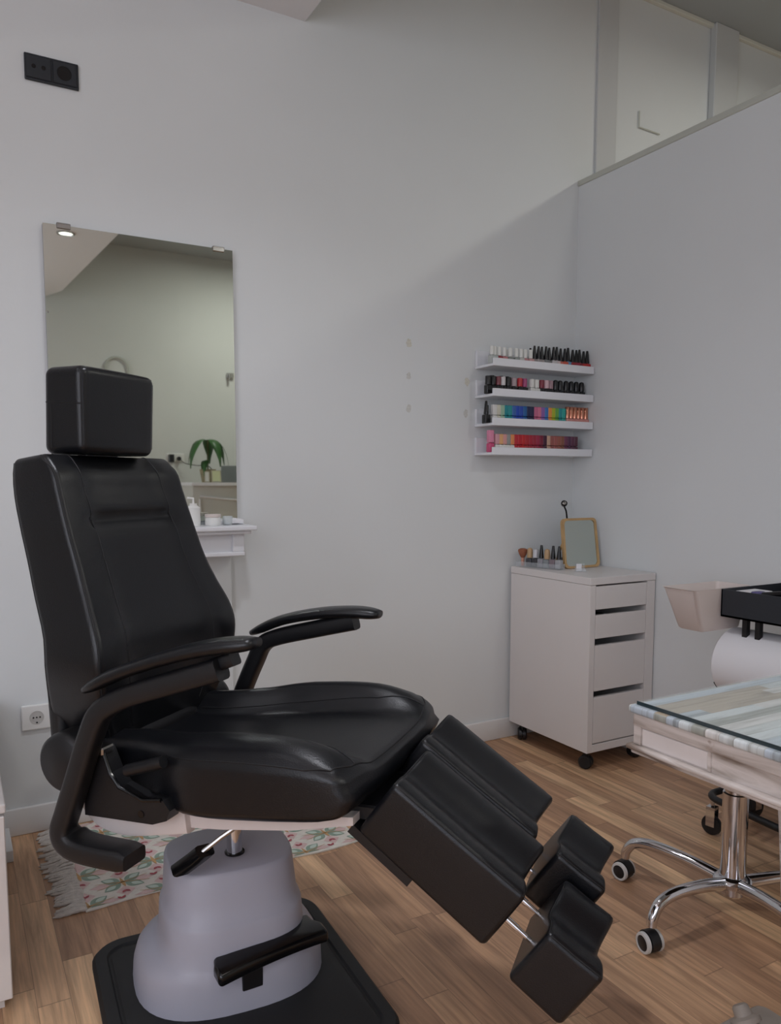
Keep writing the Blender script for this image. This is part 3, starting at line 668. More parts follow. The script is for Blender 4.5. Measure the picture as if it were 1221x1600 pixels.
for s in (-1, 1):
    seamline(back_f, [(.056, s*.236, -.28), (.056, s*.236, .0), (.056, s*.236, .27), (.04, s*.232, .295)], hB, .015, back, .0018, 22)
    seamline(back_f, [(.06, s*.150, -.27), (.06, s*.150, .17), (.06, s*.150, .275), (.04, s*.150, .297)], hB, .015, back, .0014, 22)
    seamline(back_f, [(-.056, s*.236, -.28), (-.056, s*.236, .29)], hB, .015, back, .0016, 22)
seamline(back_f, [(.06, -.150, .162), (.06, .150, .162)], hB, .015, back, .002, 16, 'crease_seam')
# rear shell of the back, peeks out low on the left
bm = NB(); rbox(bm, (.022, .205, .10), .018, (3, 8, 8), lambda p: Vector((-.298+p.x-.05*(p.z), p.y, .665+p.z))); obj('back_shell', bm, PLAST, chair, True, 80)
# hinge covers
for s in (-1, 1):
    bm = NB(); MX = Matrix.Rotation(PI/2, 4, 'X')
    lathe(bm, [(.001, -.028), (.050, -.028), (.058, -.022), (.061, -.010), (.061, .03), (.001, .03)], (-.226, s*.235, .556), 36, MX if s > 0 else Matrix.Rotation(-PI/2, 4, 'X'))
    obj('hinge_cover', bm, PLAST, chair, True, 50)
bm = NB(); tube(bm, [(-.215, -.22, .557), (-.215, .22, .557)], .045, 24); obj('hinge_tube', bm, PLAST, chair, True)
# headrest
def head_f(p):
    t = p.z/.092
    a = math.radians(4); x = p.x; 
    w_ = p.y*(1+.02*t)
    F = -.326+x*(1-.07*t*(x < 0))+.003*t+.006*(x > 0)*(1-(p.y/.112)**2)
    return Vector((F, w_, 1.261+p.z))
hH = (.055, .118, .092)
bm = NB(); rbox(bm, hH, .019, (4, 8, 6), head_f, k=4); hd = obj('headrest', bm, LEATHER, chair, True, 80)
for s in (-1, 1):
    seamline(head_f, [(.049, s*.115, -.075), (.049, s*.115, .075)], hH, .019, hd, .0016)
    seamline(head_f, [(.05, s*.118, .012), (-.045, s*.114, .018)], hH, .019, hd, .0016)
    seamline(head_f, [(-.03, s*.118, .012), (-.03, s*.118, -.078)], hH, .019, hd, .0014)
seamline(head_f, [(.051, -.112, .089), (.051, .112, .089)], hH, .019, hd, .0016)
bm = NB(); box(bm, -.355, -.325, -.05, .05, 1.12, 1.19, .004, 2); obj('headrest_post', bm, BLK, chair)

# armrests: padded top on an angled frame
def armrest(s, pts_pad, frame, foot):
    a = empty('armrest', (0, 0, 0)); a.parent = chair
    L0 = s*.285
    P_ = spline([(F, L0+dl*s, U) for F, U, dl in pts_pad], 8); n_ = len(P_)
    rings = []
    for i, p in enumerate(P_):
        t = i/(n_-1); d = (P_[min(i+1, n_-1)]-P_[max(i-1, 0)]).normalized(); nn = Vector((-d.z, 0, d.x)).normalized()
        e = max(.42, min(1, math.sqrt(max(0, 1-abs(2*t-1)**8)))); wd = (.030+.007*math.sin(PI*min(1, t*1.05)))*(.45+.55*e); th = (.0125+.002*t)*(.35+.65*e)
        rings.append([p+Vector((0, 1, 0))*wd*math.copysign(abs(math.cos(q))**.8, math.cos(q))+nn*th*math.copysign(abs(math.sin(q))**.8, math.sin(q)) for q in [2*PI*k/24 for k in range(24)]])
    bm = NB(); loft(bm, rings); obj('arm_pad', bm, LEATHER, a, True, 80)
    P_ = spline([(F, L0, U) for F, U in frame], 6); n_ = len(P_); k0 = n_-22
    P_ = [p-Vector((0, s*.010*max(0, min(1, (i-k0)/10)), 0)) for i, p in enumerate(P_)]
    bm = NB(); ribbon(bm, P_, [.040+.024*max(0, min(1, (i-k0)/10)) for i in range(n_)], [.041 if i < n_-1 else .028 for i in range(n_)], (0, 1, 0)); obj('arm_post', bm, PLAST, a, True, 50)
    return a, L0
a, L0 = armrest(-1, [(-.128, .724, 0), (-.05, .762, 0), (.06, .801, 0), (.15, .825, 0), (.235, .838, .0)], [(.165, .788), (.06, .753), (-.04, .718), (-.098, .684), (-.126, .635), (-.160, .55), (-.190, .475), (-.203, .440), (-.195, .416), (-.155, .403), (-.043, .403)], None)
bm = NB(); ribbon(bm, [(.185, L0+.012, .806), (.10, L0+.012, .772), (.0, L0+.012, .735)], .03, .026, (0, 1, 0)); obj('pad_support', bm, PLAST, a, True, 50)
a2, L0 = armrest(1, [(-.115, .728, 0), (-.03, .765, 0), (.07, .788, 0), (.16, .797, 0), (.232, .795, 0)], [(.17, .775), (.06, .748), (-.04, .722), (-.085, .70), (-.11, .655), (-.145, .58), (-.185, .48), (-.198, .44), (-.19, .418), (-.15, .410), (-.05, .418)], None)
# recline mechanism on the near side
bm = NB()
out = [(-.17, .59), (-.125, .60), (-.105, .555), (-.085, .53), (-.03, .512), (.015, .518), (.03, .50), (.022, .48), (-.01, .468), (-.17, .462)]
loft(bm, [[(F, y, U) for F, U in out] for y in (-.262, -.225)]); mb = obj('recline_bracket', bm, PLAST, chair)
bm = NB(); tube(bm, [(F, -.263, U) for F, U in [(-.12, .598), (-.104, .556), (-.084, .531), (-.03, .513), (.012, .519)]], .004, 8); obj('bracket_rib', bm, BLK, mb, True)
bm = NB(); disc(bm, (-.035, -.262, .485), .007, .0, .002); bmesh.ops.translate(bm, verts=bm.verts, vec=(0, 0, 0)); obj('bracket_hole', bm, BLK, mb, True)
bm = NB(); box(bm, -.155, -.115, -.27, -.235, .588, .604, .003, 1); obj('release_catch', bm, STEEL, mb)
bm = NB(); tube(bm, [(-.075, -.25, .56), (.01, -.25, .588)], .012, 14); obj('recline_handle', bm, PLAST, mb, True)

# leg rests: two long pads and two foot pads
D = Vector((.813, 0, -.582)); NN = Vector((.582, 0, .813))
def pad(s, start, length, th, w0, w1, nm):
    """start = (F,U) of the upper rear edge; runs down along D"""
    hL = (length/2, (w1-w0)/2, th/2)
    def f(p):
        v = p.y/hL[1]; t = p.z/hL[2]; x = p.x/hL[0]
        ch = .020*math.exp(-((abs(v)-.0)/.42)**2)       # hollow channel along the middle
        rid = .004*math.exp(-((abs(v)-.7)/.25)**2)
        zz = p.z+(max(0, t))*(-ch+rid+.004*x*(1 if x > 0 else .3))
        xx = p.x-(0.010*(1-v*v))*max(0, x)*max(0, t)
        q = Vector((start[0], 0, start[1]))+D*(xx+hL[0])+NN*(zz-hL[2])
        return Vector((q.x, s*((w0+w1)/2)+p.y, q.z))
    bm = NB(); r_ = .011; rbox(bm, hL, r_, (10, 14, 3), f, k=4); o = obj(nm, bm, LEATHER, chair, True, 80)
    for e in (-1, 1):
        seamline(f, [(-hL[0]+.004, e*(hL[1]-.005), hL[2]-.004), (hL[0]-.004, e*(hL[1]-.005), hL[2]-.004)], hL, r_, o, .0015, 14)
    seamline(f, [(-hL[0]+.003, -hL[1]+.006, hL[2]-.005), (-hL[0]+.003, hL[1]-.006, hL[2]-.005)], hL, r_, o, .0015, 14)
    return o
pad(-1, (.452, .592), .285, .122, .006, .200, 'leg_cushion')
pad(1, (.434, .603), .285, .122, .006, .200, 'leg_cushion')
pad(-1, (.722, .378), .110, .118, .006, .200, 'foot_cushion')
pad(1, (.704, .417), .110, .118, .006, .200, 'foot_cushion')
for s, b in ((-1, (.452, .592)), (1, (.434, .603))):
    for y in (.055, .14):
        q = Vector((b[0], 0, b[1]))-NN*.085; bm = NB()
        tube(bm, [q+D*.27+Vector((0, s*y, 0)), q+D*.315+Vector((0, s*y, 0))], .0062, 12); r_ = obj('extension_rod', bm, CHROME, chair, True)
        bm = NB(); tube(bm, [q+D*.312+Vector((0, s*y, 0)), q+D*.36+Vector((0, s*y, 0))], .0045, 12); obj('inner_rod', bm, CHROME, r_, True)
bm = NB(); q0 = Vector((.37, 0, .50)); rings = []
for dd, th in ((0, .006), (.14, .006)):
    rings.append([q0+D*dd+NN*a_+Vector((0, y, 0)) for y, a_ in ((-.19, 0), (.19, 0), (.19, -th*3), (-.19, -th*3))])
loft(bm, rings); obj('leg_frame_plate', bm, PLAST, chair)
bm = NB(); box(bm, .34, .46, -.17, .17, .50, .53, .004, 1); obj('leg_hinge', bm, PLAST, chair)

# ------------------------------------------------------------------ patterned rug with fringes
RUGB = mat('rug_ground', (226, 220, 210), .95, noise=.05, nscale=60, bump=.4, bscale=400)
RPINK = mat('rug_pink', (218, 190, 186), .95, noise=.06, nscale=60)
RGRN = mat('rug_sage', (146, 166, 150), .95, noise=.08, nscale=60)
RPALE = mat('rug_pale_mint', (198, 212, 200), .95)
ROCH = mat('rug_ochre', (200, 160, 112), .95)
RRED = mat('rug_red', (176, 90, 98), .95)
def rugz(x, y):    # gentle ripples, one fold near the left end
    b = .012*math.exp(-((y+.29+.03*(x+2.2))/.030)**2)*max(0, 1-(x+2.2)/.35) if x < -1.85 else 0
    return .0045+max(0, b)
RX0, RX1, RY0, RY1 = -2.165, -1.36, -.575, -.03
def inrug(x, y): return RX0+.004 < x < RX1-.004 and RY0+.004 < y < RY1-.004
bm = NB(); nx, ny = 60, 70
g = [[None]*(ny+1) for _ in range(nx+1)]
for i in range(nx+1):
    for j in range(ny+1):
        x = RX0+(RX1-RX0)*i/nx; y = RY0+(RY1-RY0)*j/ny+.10*0
        yy = y+.006*math.sin(x*18)*(1 if j == 0 else 0)
        g[i][j] = bm.verts.new((x, yy, rugz(x, y)))
for i in range(nx):
    for j in range(ny): bm.faces.new((g[i][j], g[i+1][j], g[i+1][j+1], g[i][j+1]))
ext = bmesh.ops.extrude_face_region(bm, geom=bm.faces[:])
for v in [e for e in ext['geom'] if isinstance(e, bmesh.types.BMVert)]: v.co.z = max(.0006, v.co.z-.0045)
def patch(pts, mi, dz=.0006):
    pts = [p for p in pts]
    if not all(inrug(x, y) for x, y in pts): 
        pts = [(min(max(x, RX0+.004), RX1-.004), min(max(y, RY0+.004), RY1-.004)) for x, y in pts]
        xs = [p[0] for p in pts]; ys = [p[1] for p in pts]
        if max(xs)-min(xs) < .004 or max(ys)-min(ys) < .004: return
    try: bm.faces.new([bm.verts.new((x, y, rugz(x, y)+dz)) for x, y in pts]).material_index = mi
    except ValueError: pass
def leaf(cx, cy, ang, d0, L, W, mi, dz):
    pts = []
    n = 7
    for k in range(n+1):
        t = k/n; pts.append((d0+L*t, W*math.sin(PI*t**.85)))
    for k in range(n-1, 0, -1):
        t = k/n; pts.append((d0+L*t, -W*math.sin(PI*t**.85)))
    c_, s_ = math.cos(ang), math.sin(ang); patch([(cx+x*c_-y*s_, cy+x*s_+y*c_) for x, y in pts], mi, dz)
cell = .205
ii = 0
for a_ in range(-1, 6):
    for b_ in range(-1, 8):
        cx = RX0+.008+a_*cell+(cell/2 if b_ % 2 else 0); cy = -.575+.012+b_*.0875
        for sx in (-1, 1):
            patch([(cx+sx*.018, cy), (cx+sx*.058, cy+.016), (cx+sx*.088, cy), (cx+sx*.058, cy-.016)], 1, .0003)
            patch([(cx, cy+sx*.022), (cx+.026, cy+sx*.048), (cx, cy+sx*.078), (cx-.026, cy+sx*.048)], 1, .0003)
        for an in (33, 147, 213, 327):
            r_ = math.radians(an)
            leaf(cx, cy, r_, .007, .056, .0175, 2, .0007)
            leaf(cx, cy, r_, .024, .034, .0085, 3, .0010)
        leaf(cx, cy, math.radians(96), -.030, .060, .0048, 4, .0013)
        for an in (14, 166, 194, 346):
            r_ = math.radians(an); patch([(cx, cy+.0016), (cx+.072*math.cos(r_), cy+.072*math.sin(r_)+.0008), (cx+.072*math.cos(r_), cy+.072*math.sin(r_)-.0008), (cx, cy-.0016)], 4, .0013)
        for (dx, dy, a0) in ((0, .046, 90), (0, -.046, 270), (.086, 0, 90)):
            for sx in (-1, 1): leaf(cx+dx, cy+dy, math.radians(a0+sx*38), 0, .017, .0045, 5, .0013)
rug = obj('patterned_rug', bm, [RUGB, RPINK, RGRN, RPALE, ROCH, RRED], None, False, label='pink and green patterned cotton rug on the floor behind the chair pedestal', cat='rug')
fr = NB()
for sgn, xe, yn in ((-1, RX0, 34),):
    for k in range(yn):
        y = RY1-.004+(RY0-RY1+.008)*k/(yn-1); L_ = random.uniform(.06, .085); dy = random.uniform(-.014, .012); z0 = rugz(xe, y)
        pts = spline([(xe+.004, y, z0+.001), (xe-.018, y+random.uniform(-.004, .004), z0*.7+.004), (xe-.045, y+dy*.5+random.uniform(-.005, .005), .0045), (xe-L_, y+dy, .003)], 4)
        n_ = len(pts); tube(fr, pts, [.0056 if i % 3 else .0044 for i in range(n_-2)]+[.0036, .0012], 6)
        tube(fr, spline([(xe+.003, y+.004, z0+.003), (xe-.02, y+.007, .008), (xe-.05, y+dy+.006, .006), (xe-L_*.93, y+dy+.008, .0035)], 3), .0036, 5)
obj('fringe', fr, FRINGE, rug, True, kind='stuff')

# ------------------------------------------------------------------ nail desk
TX0, TX1, TY0, TY1 = -1.49, -.62, -2.36, -1.762
nd = empty('nail_desk', (-1.07, -2.05, 0), 0, 'distressed white wood nail desk with a printed board top under glass', 'table')
o2 = Vector((1.07, 2.05, 0))
bm = NB(); box(bm, TX0, TX1, TY0, TY1, .743, .756, .004, 3); obj('table_top', shift(bm, o2), TOPM, nd, True)
bm = NB(); box(bm, TX0+.010, TX1-.01, TY0+.01, TY1-.010, .7575, .7615, .0008, 1); obj('glass_sheet', shift(bm, o2), mat('desk_glass', (215, 228, 228), .03, alpha=.14), nd)
bm = NB()
box(bm, TX0+.0092, TX0+.0108, TY0+.01, TY1-.01, .7566, .7622)
obj('glass_edge', shift(bm, o2), GEDGE, nd)
bm = NB(); box(bm, TX0+.010, TX1-.010, TY0+.01, TY1-.010, .688, .743, .002, 1); obj('apron', shift(bm, o2), SHAB, nd)
bm = NB()
box(bm, TX0+.006, TX1-.006, TY0+.006, TY1-.006, .722, .7428, .002, 2)
for y0, y1 in ((TY1-.022, TY1-.008), (-1.915, -1.910), (-2.2, -2.195)): box(bm, TX0+.0065, TX0+.012, y0, y1, .693, .7225)
obj('apron_frame', shift(bm, o2), SHAB, nd)
bm = NB(); box(bm, TX0+.008, TX0+.0115, -1.909, TY1-.024, .6945, .7205, .0008, 1); obj('apron_panel', shift(bm, o2), SHABP, nd)
bm = NB(); box(bm, TX0-.002, TX1+.002, TY0-.002, TY1+.002, .684, .692, .003, 3); box(bm, TX0+.004, TX1-.004, TY0+.004, TY1-.004, .677, .685, .003, 2); obj('lower_moulding', shift(bm, o2), SHAB, nd, True)
for (lx, ly) in ((-1.085, -1.83), (-1.085, -2.28)):
    bm = NB(); rings = []
    for z, h_ in ((.675, .062), (.60, .060), (.50, .052), (.30, .040), (.14, .034), (.033, .034)):
        rings.append([(lx+x, ly+y, z) for x, y in rrect(h_, h_*.7, .006, 3)])
    loft(bm, rings); lg = obj('leg', shift(bm, o2), SHAB, nd, True)
    bm = NB(); rings = [[(lx+x*1.0, ly+.06+y, z) for x, y in rrect(a_, b_, .02, 5)] for z, a_, b_ in ((0, .085, .085), (.028, .085, .085), (.034, .078, .078))]
    loft(bm, rings); ft = obj('foot', shift(bm, o2), FOOTM, lg, True, 30)
    bm = NB(); lathe(bm, [(.001, 0), (.03, 0), (.03, .01), (.018, .014), (.016, .03), (.012, .034), (.001, .034)], (lx-.012, ly+.105, .045), 20, Matrix.Rotation(math.radians(-35), 4, 'X')); obj('foot_boss', shift(bm, o2), FOOTM, ft, True)

# ------------------------------------------------------------------ stool
SX, SY = -.731, -1.414
st = empty('rolling_stool', (SX, SY, 0), 0, 'chrome five-armed rolling stool standing behind the nail desk', 'stool')
bm = NB(); lathe(bm, [(.001, .062), (.024, .062), (.03, .068), (.03, .088), (.045, .093), (.047, .104), (.042, .112), (.030, .118), (.001, .118)], n=32); obj('hub', bm, CHROME, st, True)
bm = NB(); lathe(bm, [(.031, .112), (.031, .33), (.026, .332), (.026, .40), (.001, .40)], n=32); obj('gas_column', bm, CHROME, st, True)
bm = NB(); lathe(bm, [(.001, .40), (.15, .40), (.175, .412), (.18, .43), (.175, .452), (.15, .462), (.001, .465)], n=40); obj('seat', bm, LEATHER, st, True)
def castor(bm_list, parent, x, y, face, br=.0, wheel=PLAST, R_=.025, ring=True):
    Mx = Matrix.Translation((x, y, R_)) @ Matrix.Rotation(face, 4, 'Z') @ Matrix.Rotation(PI/2, 4, 'X')
    bm = NB()
    lathe(bm, [(.001, -.0225), (R_*.66, -.0225), (R_*.74, -.021), (R_*.8, -.014)], n=28, M=Mx); lathe(bm, [(R_*.8, .014), (R_*.74, .021), (R_*.66, .0225), (.001, .0225)], n=28, M=Mx)
    lathe(bm, [(R_*.7, -.014), (R_*.98, -.013), (R_*.98, .013), (R_*.7, .014)], n=28, M=Mx)
    c = obj('castor', bm, wheel, parent, True)
    bm = NB()
    for s in (-1, 1):
        lathe(bm, [(R_*.72, s*.0225), (R_*.76, s*.0238), (R_*.95, s*.0228), (R_*1.0, s*.020), (R_*1.0, s*.0145), (R_*.8, s*.0145)], n=28, M=Mx, caps=False)
    obj('tyre', bm, pol((206, 204, 200), .5), c, True)
    bm = NB(); lathe(bm, [(R_*.5, -.0125), (R_*1.12, -.0125), (R_*1.12, .0125), (R_*.5, .0125)], n=28, M=Mx)
    for v in bm.verts:
        if v.co.z < R_*.9: v.co.z = R_*.9
    obj('hood', bm, PLAST, c, True)
    return c
for k in range(5):
    a = math.radians(108+72*k); dx, dy = math.cos(a), math.sin(a)
    P_ = spline([(dx*r, dy*r, z) for r, z in ((.03, .098), (.12, .115), (.21, .122), (.262, .112), (.285, .085), (.290, .062))], 5)
    bm = NB(); n_ = len(P_); tube(bm, P_, [.0165-.004*i/(n_-1) for i in range(n_)], 14); lg = obj('leg', bm, CHROME, st, True)
    castor(None, lg, dx*.293, dy*.293, [4.85, 4.55, 3.9, .6, 4.2][k])

# ------------------------------------------------------------------ trolley by the right wall
tr = empty('service_trolley', (-.24, -1.35, 0), 0, 'black metal service trolley by the right wall with a shallow tray on top', 'trolley')
o3 = Vector((.24, 1.35, 0))
QX0, QX1, QY0, QY1 = -.385, -.09, -1.72, -1.085
bm = NB(); box(bm, QX0, QX1, QY0, QY1, .700, .706)
for a in ((QX0, QX0+.004, QY0, QY1), (QX1-.004, QX1, QY0, QY1), (QX0, QX1, QY0, QY0+.004), (QX0, QX1, QY1-.004, QY1)): box(bm, *a, .700, .784)
obj('top_tray', shift(bm, o3), ANTH, tr)
bm = NB(); box(bm, QX0+.02, QX1, QY0, QY1-.02, .26, .265)
for a in ((QX0+.02, QX0+.024, QY0, QY1-.02), (QX1-.004, QX1, QY0, QY1-.02)): box(bm, *a, .26, .33)
obj('lower_tray', shift(bm, o3), ANTH, tr)
for (x, y) in ((-.345, -1.145), (-.345, -1.188), (QX0+.035, QY0+.05), (QX1-.03, QY0+.05)):
    bm = NB(); box(bm, x-.008, x+.008, y-.008, y+.008, .12, .6998); obj('post', shift(bm, o3), PLAST, tr)
bm = NB(); tube(bm, spline([(-.12, -1.05, .12), (-.30, -1.05, .12), (-.352, -1.055, .12), (-.378, -1.085, .12), (-.385, -1.15, .12), (-.40, -1.4, .12), (-.40, -1.68, .12)], 6), .011, 12); fr_ = obj('lower_frame', shift(bm, o3), PLAST, tr, True)
for (x, y, f_) in ((-.375, -1.075, .2), (-.14, -1.06, 1.5), (-.40, -1.66, .3), (-.14, -1.66, 1.0)):
    bm = NB(); Mx = Matrix.Translation((x, y, .032)) @ Matrix.Rotation(f_, 4, 'Z') @ Matrix.Rotation(PI/2, 4, 'Y')
    lathe(bm, [(.001, -.009), (.02, -.009), (.03, -.008), (.032, 0), (.03, .008), (.02, .009), (.001, .009)], n=28, M=Mx); w_ = obj('castor', shift(bm, o3), PLAST, tr, True)
    bm = NB(); Mz = Matrix.Translation((x, y, 0)) @ Matrix.Rotation(f_, 4, 'Z')
    box(bm, -.014, -.0115, -.014, .014, .03, .085, M=Mz); box(bm, .0115, .014, -.014, .014, .03, .085, M=Mz); box(bm, -.014, .014, -.014, .014, .084, .092, M=Mz); tube(bm, [(x, y, .09), (x, y, .118)], .006, 8)
    obj('castor_fork', shift(bm, o3), CHROME, w_)
bm = NB(); rings = []
for z, x0, x1, y0, y1 in ((.655, -.455, -.285, -1.075, -.99), (.66, -.46, -.28, -1.078, -.985), (.782, -.50, -.245, -1.083, -.96), (.785, -.505, -.24, -1.0835, -.955), (.785, -.50, -.245, -1.080, -.96), (.665, -.455, -.285, -1.072, -.99)):
    cx, cy = (x0+x1)/2, (y0+y1)/2; rings.append([(cx+x, cy+y, z) for x, y in rrect((x1-x0)/2, (y1-y0)/2, .012, 4)])
loft(bm, rings); obj('storage_bin', bm, OFFW, None, True, 40, label='off white tapered plastic bin hooked to the far end of the trolley', cat='bin')
# paper roll
t = empty('paper_roll', (-.30, -1.32, .55), 0, 'large white paper roll lying below the trolley tray', 'paper roll')
MY = Matrix.Rotation(-PI/2, 4, 'X')
bm = NB(); lathe(bm, [(.022, -.26), (.103, -.26), (.106, -.255), (.106, .245), (.100, .252), (.022, .252), (.022, -.26)], n=48, M=MY); obj('roll', bm, PAPER, t, True, 40)
bm = NB(); tube(bm, [(0, -.30, 0), (0, .30, 0)], .012, 12); obj('core_rod', bm, PLAST, t, True)
bm = NB(); tube(bm, [(-.03, .235, -.10), (-.055, .25, -.085), (-.07, .255, -.062)], .007, 8); tube(bm, [(-.06, .235, -.106), (.02, .2, -.115), (.05, 0, -.118)], .006, 8); obj('roll_bracket', bm, PLAST, t, True)
# small things in the tray
def simple(name, bm, m_, lab, cat, group=None, sm=True): return obj(name, bm, m_, None, sm, 50, label=lab, cat=cat, group=group)
bm = NB(); box(bm, -.372, -.25, -1.165, -1.10, .7065, .778, .004, 2); simple('tissue_pack', bm, PAPER, 'white tissue pack at the left end of the trolley tray', 'tissues')
bm = NB(); box(bm, -.37, -.33, -1.195, -1.172, .7065, .786, .003, 1); simple('purple_case', bm, pol((84, 78, 128), .4), 'purple case beside the white tissue pack in the trolley tray', 'case')
bm = NB(); tube(bm, [(-.35, -1.20, .775), (-.34, -1.26, .785), (-.33, -1.30, .787)], .011, 12); tube(bm, [(-.34, -1.25, .77), (-.34, -1.25, .707)], .009, 10); simple('nail_drill', bm, BLK, 'black handpiece lying across the trolley tray', 'tool')
t = empty('lotion_jar', (-.345, -1.330, .7063), 0, 'beige lotion jar with a wide white lid in the trolley tray', 'jar')
bm = NB(); lathe(bm, [(.001, 0), (.028, 0), (.028, .072), (.001, .072)], n=24); obj('jar_body', bm, OFFW, t, True)
bm = NB(); lathe(bm, [(.001, .072), (.0215, .072), (.0215, .094), (.020, .096), (.001, .096)], n=24); obj('lid', bm, WHT, t, True)
t = empty('striped_bottle', (-.352, -1.405, .7063), 0, 'white bottle with black bands right of the lotion jar', 'bottle')
bm = NB(); lathe(bm, [(.001, 0), (.02, 0), (.02, .086), (.001, .086)], n=20); obj('bottle_body', bm, WHT, t, True)
bm = NB(); lathe(bm, [(.0202, .076), (.0204, .076), (.0204, .086), (.0001, .0865)], n=20); lathe(bm, [(.0202, .056), (.0204, .056), (.0204, .063), (.0202, .063)], n=20); obj('black_band', bm, BLK, t, True)
bm = NB(); box(bm, -.378, -.33, -1.385, -1.365, .7065, .776, .003, 1); simple('red_file_pack', bm, pol((190, 60, 84), .4), 'red and pink pack behind the rim between the jar and the striped bottle', 'pack')

# ------------------------------------------------------------------ opposite side of the room, seen in the tall mirror
rd = empty('reception_desk', (-.1, -4.3, 0), 0, 'white curved reception desk reflected low in the tall mirror', 'desk')
def arcf(x): return .10*(1-(x/.55)**2)
bm = NB(); n_ = 16; pr_ = [(-.45+.9*i/n_) for i in range(n_+1)]
loft(bm, [[(x, arcf(x)-.02, z) for x in pr_]+[(x, -.35, z) for x in reversed(pr_)] for z in (0, 1.07)]); obj('desk_body', bm, mat('reception_white', (205, 205, 200), .5), rd)
bm = NB(); loft(bm, [[(x*1.04, arcf(x)+.01, z) for x in pr_]+[(x*1.04, -.36, z) for x in reversed(pr_)] for z in (1.07, 1.098)]); obj('desk_top', bm, LACQ, rd)
bm = NB(); tube(bm, [(x, arcf(x)-.015, .96-.02*math.cos(x*6)) for x in pr_[1:-1]], .010, 8); tube(bm, [(pr_[1], arcf(pr_[1])-.015, .95), (pr_[1], arcf(pr_[1])-.015, .12)], .010, 8); tube(bm, [(pr_[-2], arcf(pr_[-2])-.015, .95), (pr_[-2], arcf(pr_[-2])-.015, .12)], .010, 8); obj('panel_moulding', bm, LACQ, rd, True)
pt = empty('potted_plant', (-.35, -4.50, 1.0985), 0, 'dark green potted plant with hanging leaves reflected in the tall mirror', 'plant')
bm = NB(); lathe(bm, [(.001, 0), (.055, 0), (.075, .12), (.068, .12), (.05, .09), (.001, .09)], n=20); obj('pot', bm, TERRA, pt, True)
bm = NB(); tube(bm, [(0, 0, .09), (.005, 0, .38)], .008, 8); tube(bm, [(0.01, 0, .09), (-.02, 0, .2)], .005, 8); obj('stem', bm, mat('plant_stem', (86, 90, 50), .6), pt, True)
bm = NB()
for k in range(8):
    a = k*2.4+.3; L_ = .20+.07*random.random(); W_ = .05; z0 = .39 if k < 6 else .2; sc = 1 if k < 6 else .55
    rows = []
    for i in range(8):
        t = i/7; r_ = (.02+L_*sc*math.sin(t*1.45)*.72); zz = z0+.02*math.sin(PI*t)-L_*sc*(1-math.cos(t*1.6)); w_ = W_*sc*math.sin(PI*min(.97, t**.8+.03))+.001
        c_ = Vector((math.cos(a)*r_, math.sin(a)*r_, zz)); s_ = Vector((-math.sin(a), math.cos(a), 0))*w_
        rows.append([c_-s_+Vector((0, 0, -.006)), c_, c_+s_+Vector((0, 0, -.006))])
    R_ = [[bm.verts.new(q) for q in r] for r in rows]
    for A_, B_ in zip(R_, R_[1:]):
        for i in range(2): bm.faces.new((A_[i], A_[i+1], B_[i+1], B_[i]))
lf = obj('foliage', bm, LEAF, pt, True); md = lf.modifiers.new('s', 'SOLIDIFY'); md.thickness = .0015
for (x, y, w_, h_, rz, c_, lab, cat) in ((-.425, -4.27, .045, .10, .3, (206, 204, 198), 'small white framed card left on the reception desk', 'card'), (-.345, -4.25, .085, .11, .12, (196, 200, 160), 'pale green framed notice in the middle of the reception desk', 'sign')):
    t = empty('standing_frame', (x, y, 1.0985), rz+PI, lab+', seen in the mirror', cat)
    tl = Matrix.Rotation(math.radians(-14), 4, 'X')
    bm = NB(); box(bm, -w_/2, w_/2, -.006, .006, 0.002, h_, .001, 1, M=tl); obj('frame', bm, mat('frame_beige', (170, 164, 146), .5), t)
    bm = NB(); box(bm, -w_/2+.008, w_/2-.008, -.0075, -.0062, .01, h_-.008, M=tl); obj('sheet', bm, pol(c_, .6), t)
t = empty('grey_tablet_stand', (-.20, -4.29, 1.0985), PI+.5, 'grey slanted tablet on a stand reflected at the mirror edge', 'tablet')
bm = NB(); box(bm, -.10, .10, -.006, .006, .0, .17, .003, 1, M=Matrix.Rotation(math.radians(-28), 4, 'X')); obj('tablet', bm, pol((104, 108, 108), .3), t)
bm = NB(); box(bm, -.04, .04, 0, .09, 0, .006); obj('stand_foot', bm, ANTH, t)
bm = NB(); box(bm, -.14, -.05, -4.25, -4.22, 1.0985, 1.145, .003, 1); simple('card_box', bm, WHT, 'white box at the right end of the reception desk', 'box', sm=False)
t = empty('wall_socket', (-.52, -5.0, 1.335), PI, 'white double socket with a black plug on the opposite wall, seen in the mirror', 'socket')
bm = NB(); box(bm, -.085, .085, -.010, -.0005, -.04, .04, .003, 1); obj('cover_plate', bm, WHT, t)
bm = NB(); box(bm, .02, .07, -.05, -.010, -.045, .03, .004, 1); obj('adapter', bm, BLK, t)
bm = NB(); disc(bm, (-.03, 0, -.01), .02, .010, .035); obj('plug', bm, BLK, t)
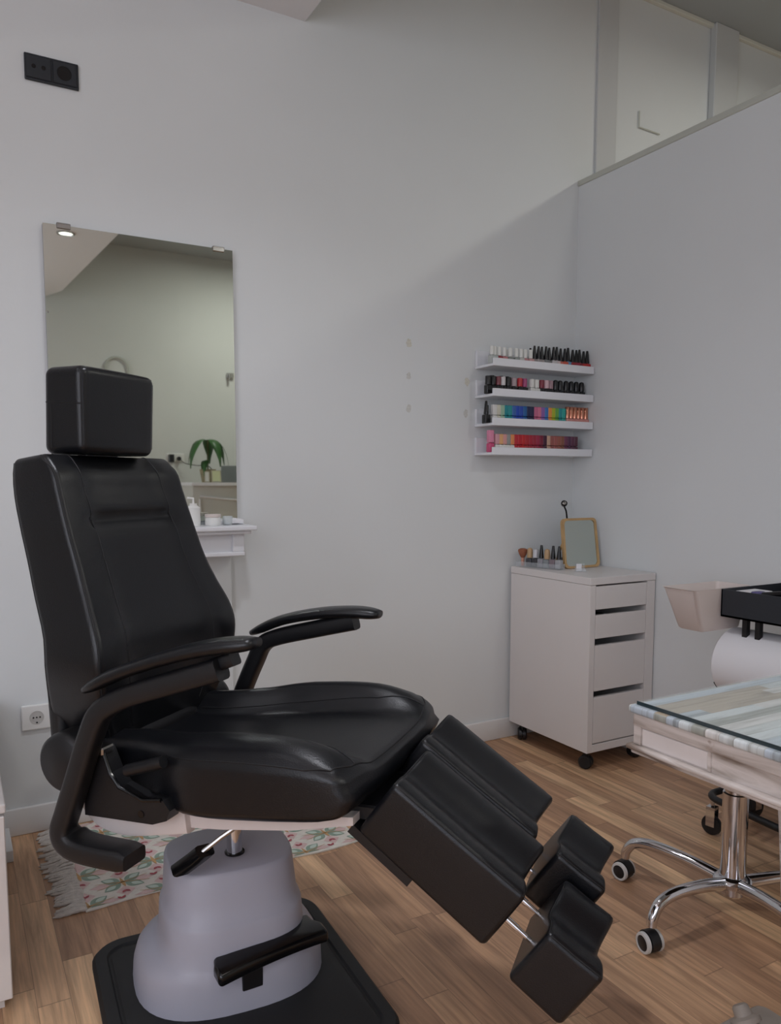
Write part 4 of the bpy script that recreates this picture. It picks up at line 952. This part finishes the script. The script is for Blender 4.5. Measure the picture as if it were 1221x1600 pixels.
bm = NB(); tube(bm, spline([(-.49, -4.96, 1.325), (-.44, -4.94, 1.28), (-.36, -4.85, 1.26), (-.30, -4.60, 1.24), (-.28, -4.50, 1.10)], 6), .004, 6)
obj('power_cable', bm, BLK, None, True, label='thin black cable running from the far socket to the reception desk', cat='cable')
bm = NB(); R0 = .10
tube(bm, [(-1.04+R0*math.cos(a*PI/24), -4.99, 2.14+R0*math.sin(a*PI/24)) for a in range(0, 25)], .012, 10)
tube(bm, [(-1.14, -4.99, 2.14), (-1.14, -4.99, 1.98)], .012, 10); tube(bm, [(-.94, -4.99, 2.14), (-.94, -4.99, 1.98)], .012, 10)
obj('wall_ornament', bm, mat('ornament_grey', (182, 184, 176), .7), None, True, label='pale arch shaped ornament on the opposite wall, seen above the headrest', cat='ornament')
bm = NB(); box(bm, -.0, .07, -4.998, -4.97, 2.12, 2.17, .004, 1); box(bm, .01, .03, -4.97, -4.94, 2.10, 2.16, .003, 1)
obj('wall_hook', bm, STEEL, None, False, label='small metal hook plate on the opposite wall at the mirror edge', cat='hook')
# recessed downlights
for k, (x, y) in enumerate(DOWN):
    t = empty('recessed_downlight', (x, y, SZ), 0, ['round recessed downlight in the lowered ceiling, the one reflected in the mirror', 'round recessed downlight in the lowered ceiling towards the window', 'round recessed downlight above the treatment chair', 'round recessed downlight by the left wall return'][k], 'ceiling light', 'recessed downlights')
    bm = NB(); lathe(bm, [(.055, -.001), (.055, -.008), (.045, -.009), (.042, -.002)], n=28); obj('ring', bm, STEEL, t, True)
    bm = NB(); lathe(bm, [(.001, -.0035), (.041, -.0035), (.041, -.0015), (.001, -.0015)], n=28); obj('lens', bm, EMIT, t, True)
for (x, y, lab) in ((1.1, -1.3, 'ceiling lamp of the next room beyond the partition'), (.15, -3.9, 'unseen fill lamp added to light the opposite wall')):  # the second canopy belongs to the added fill lamp
    t = empty('ceiling_lamp', (x, y, CZ), 0, lab, 'ceiling light')
    bm = NB(); lathe(bm, [(.001, -.001), (.09, -.001), (.09, -.03), (.001, -.03)], n=28); obj('canopy', bm, STEEL, t, True)
bpy.context.view_layer.update()
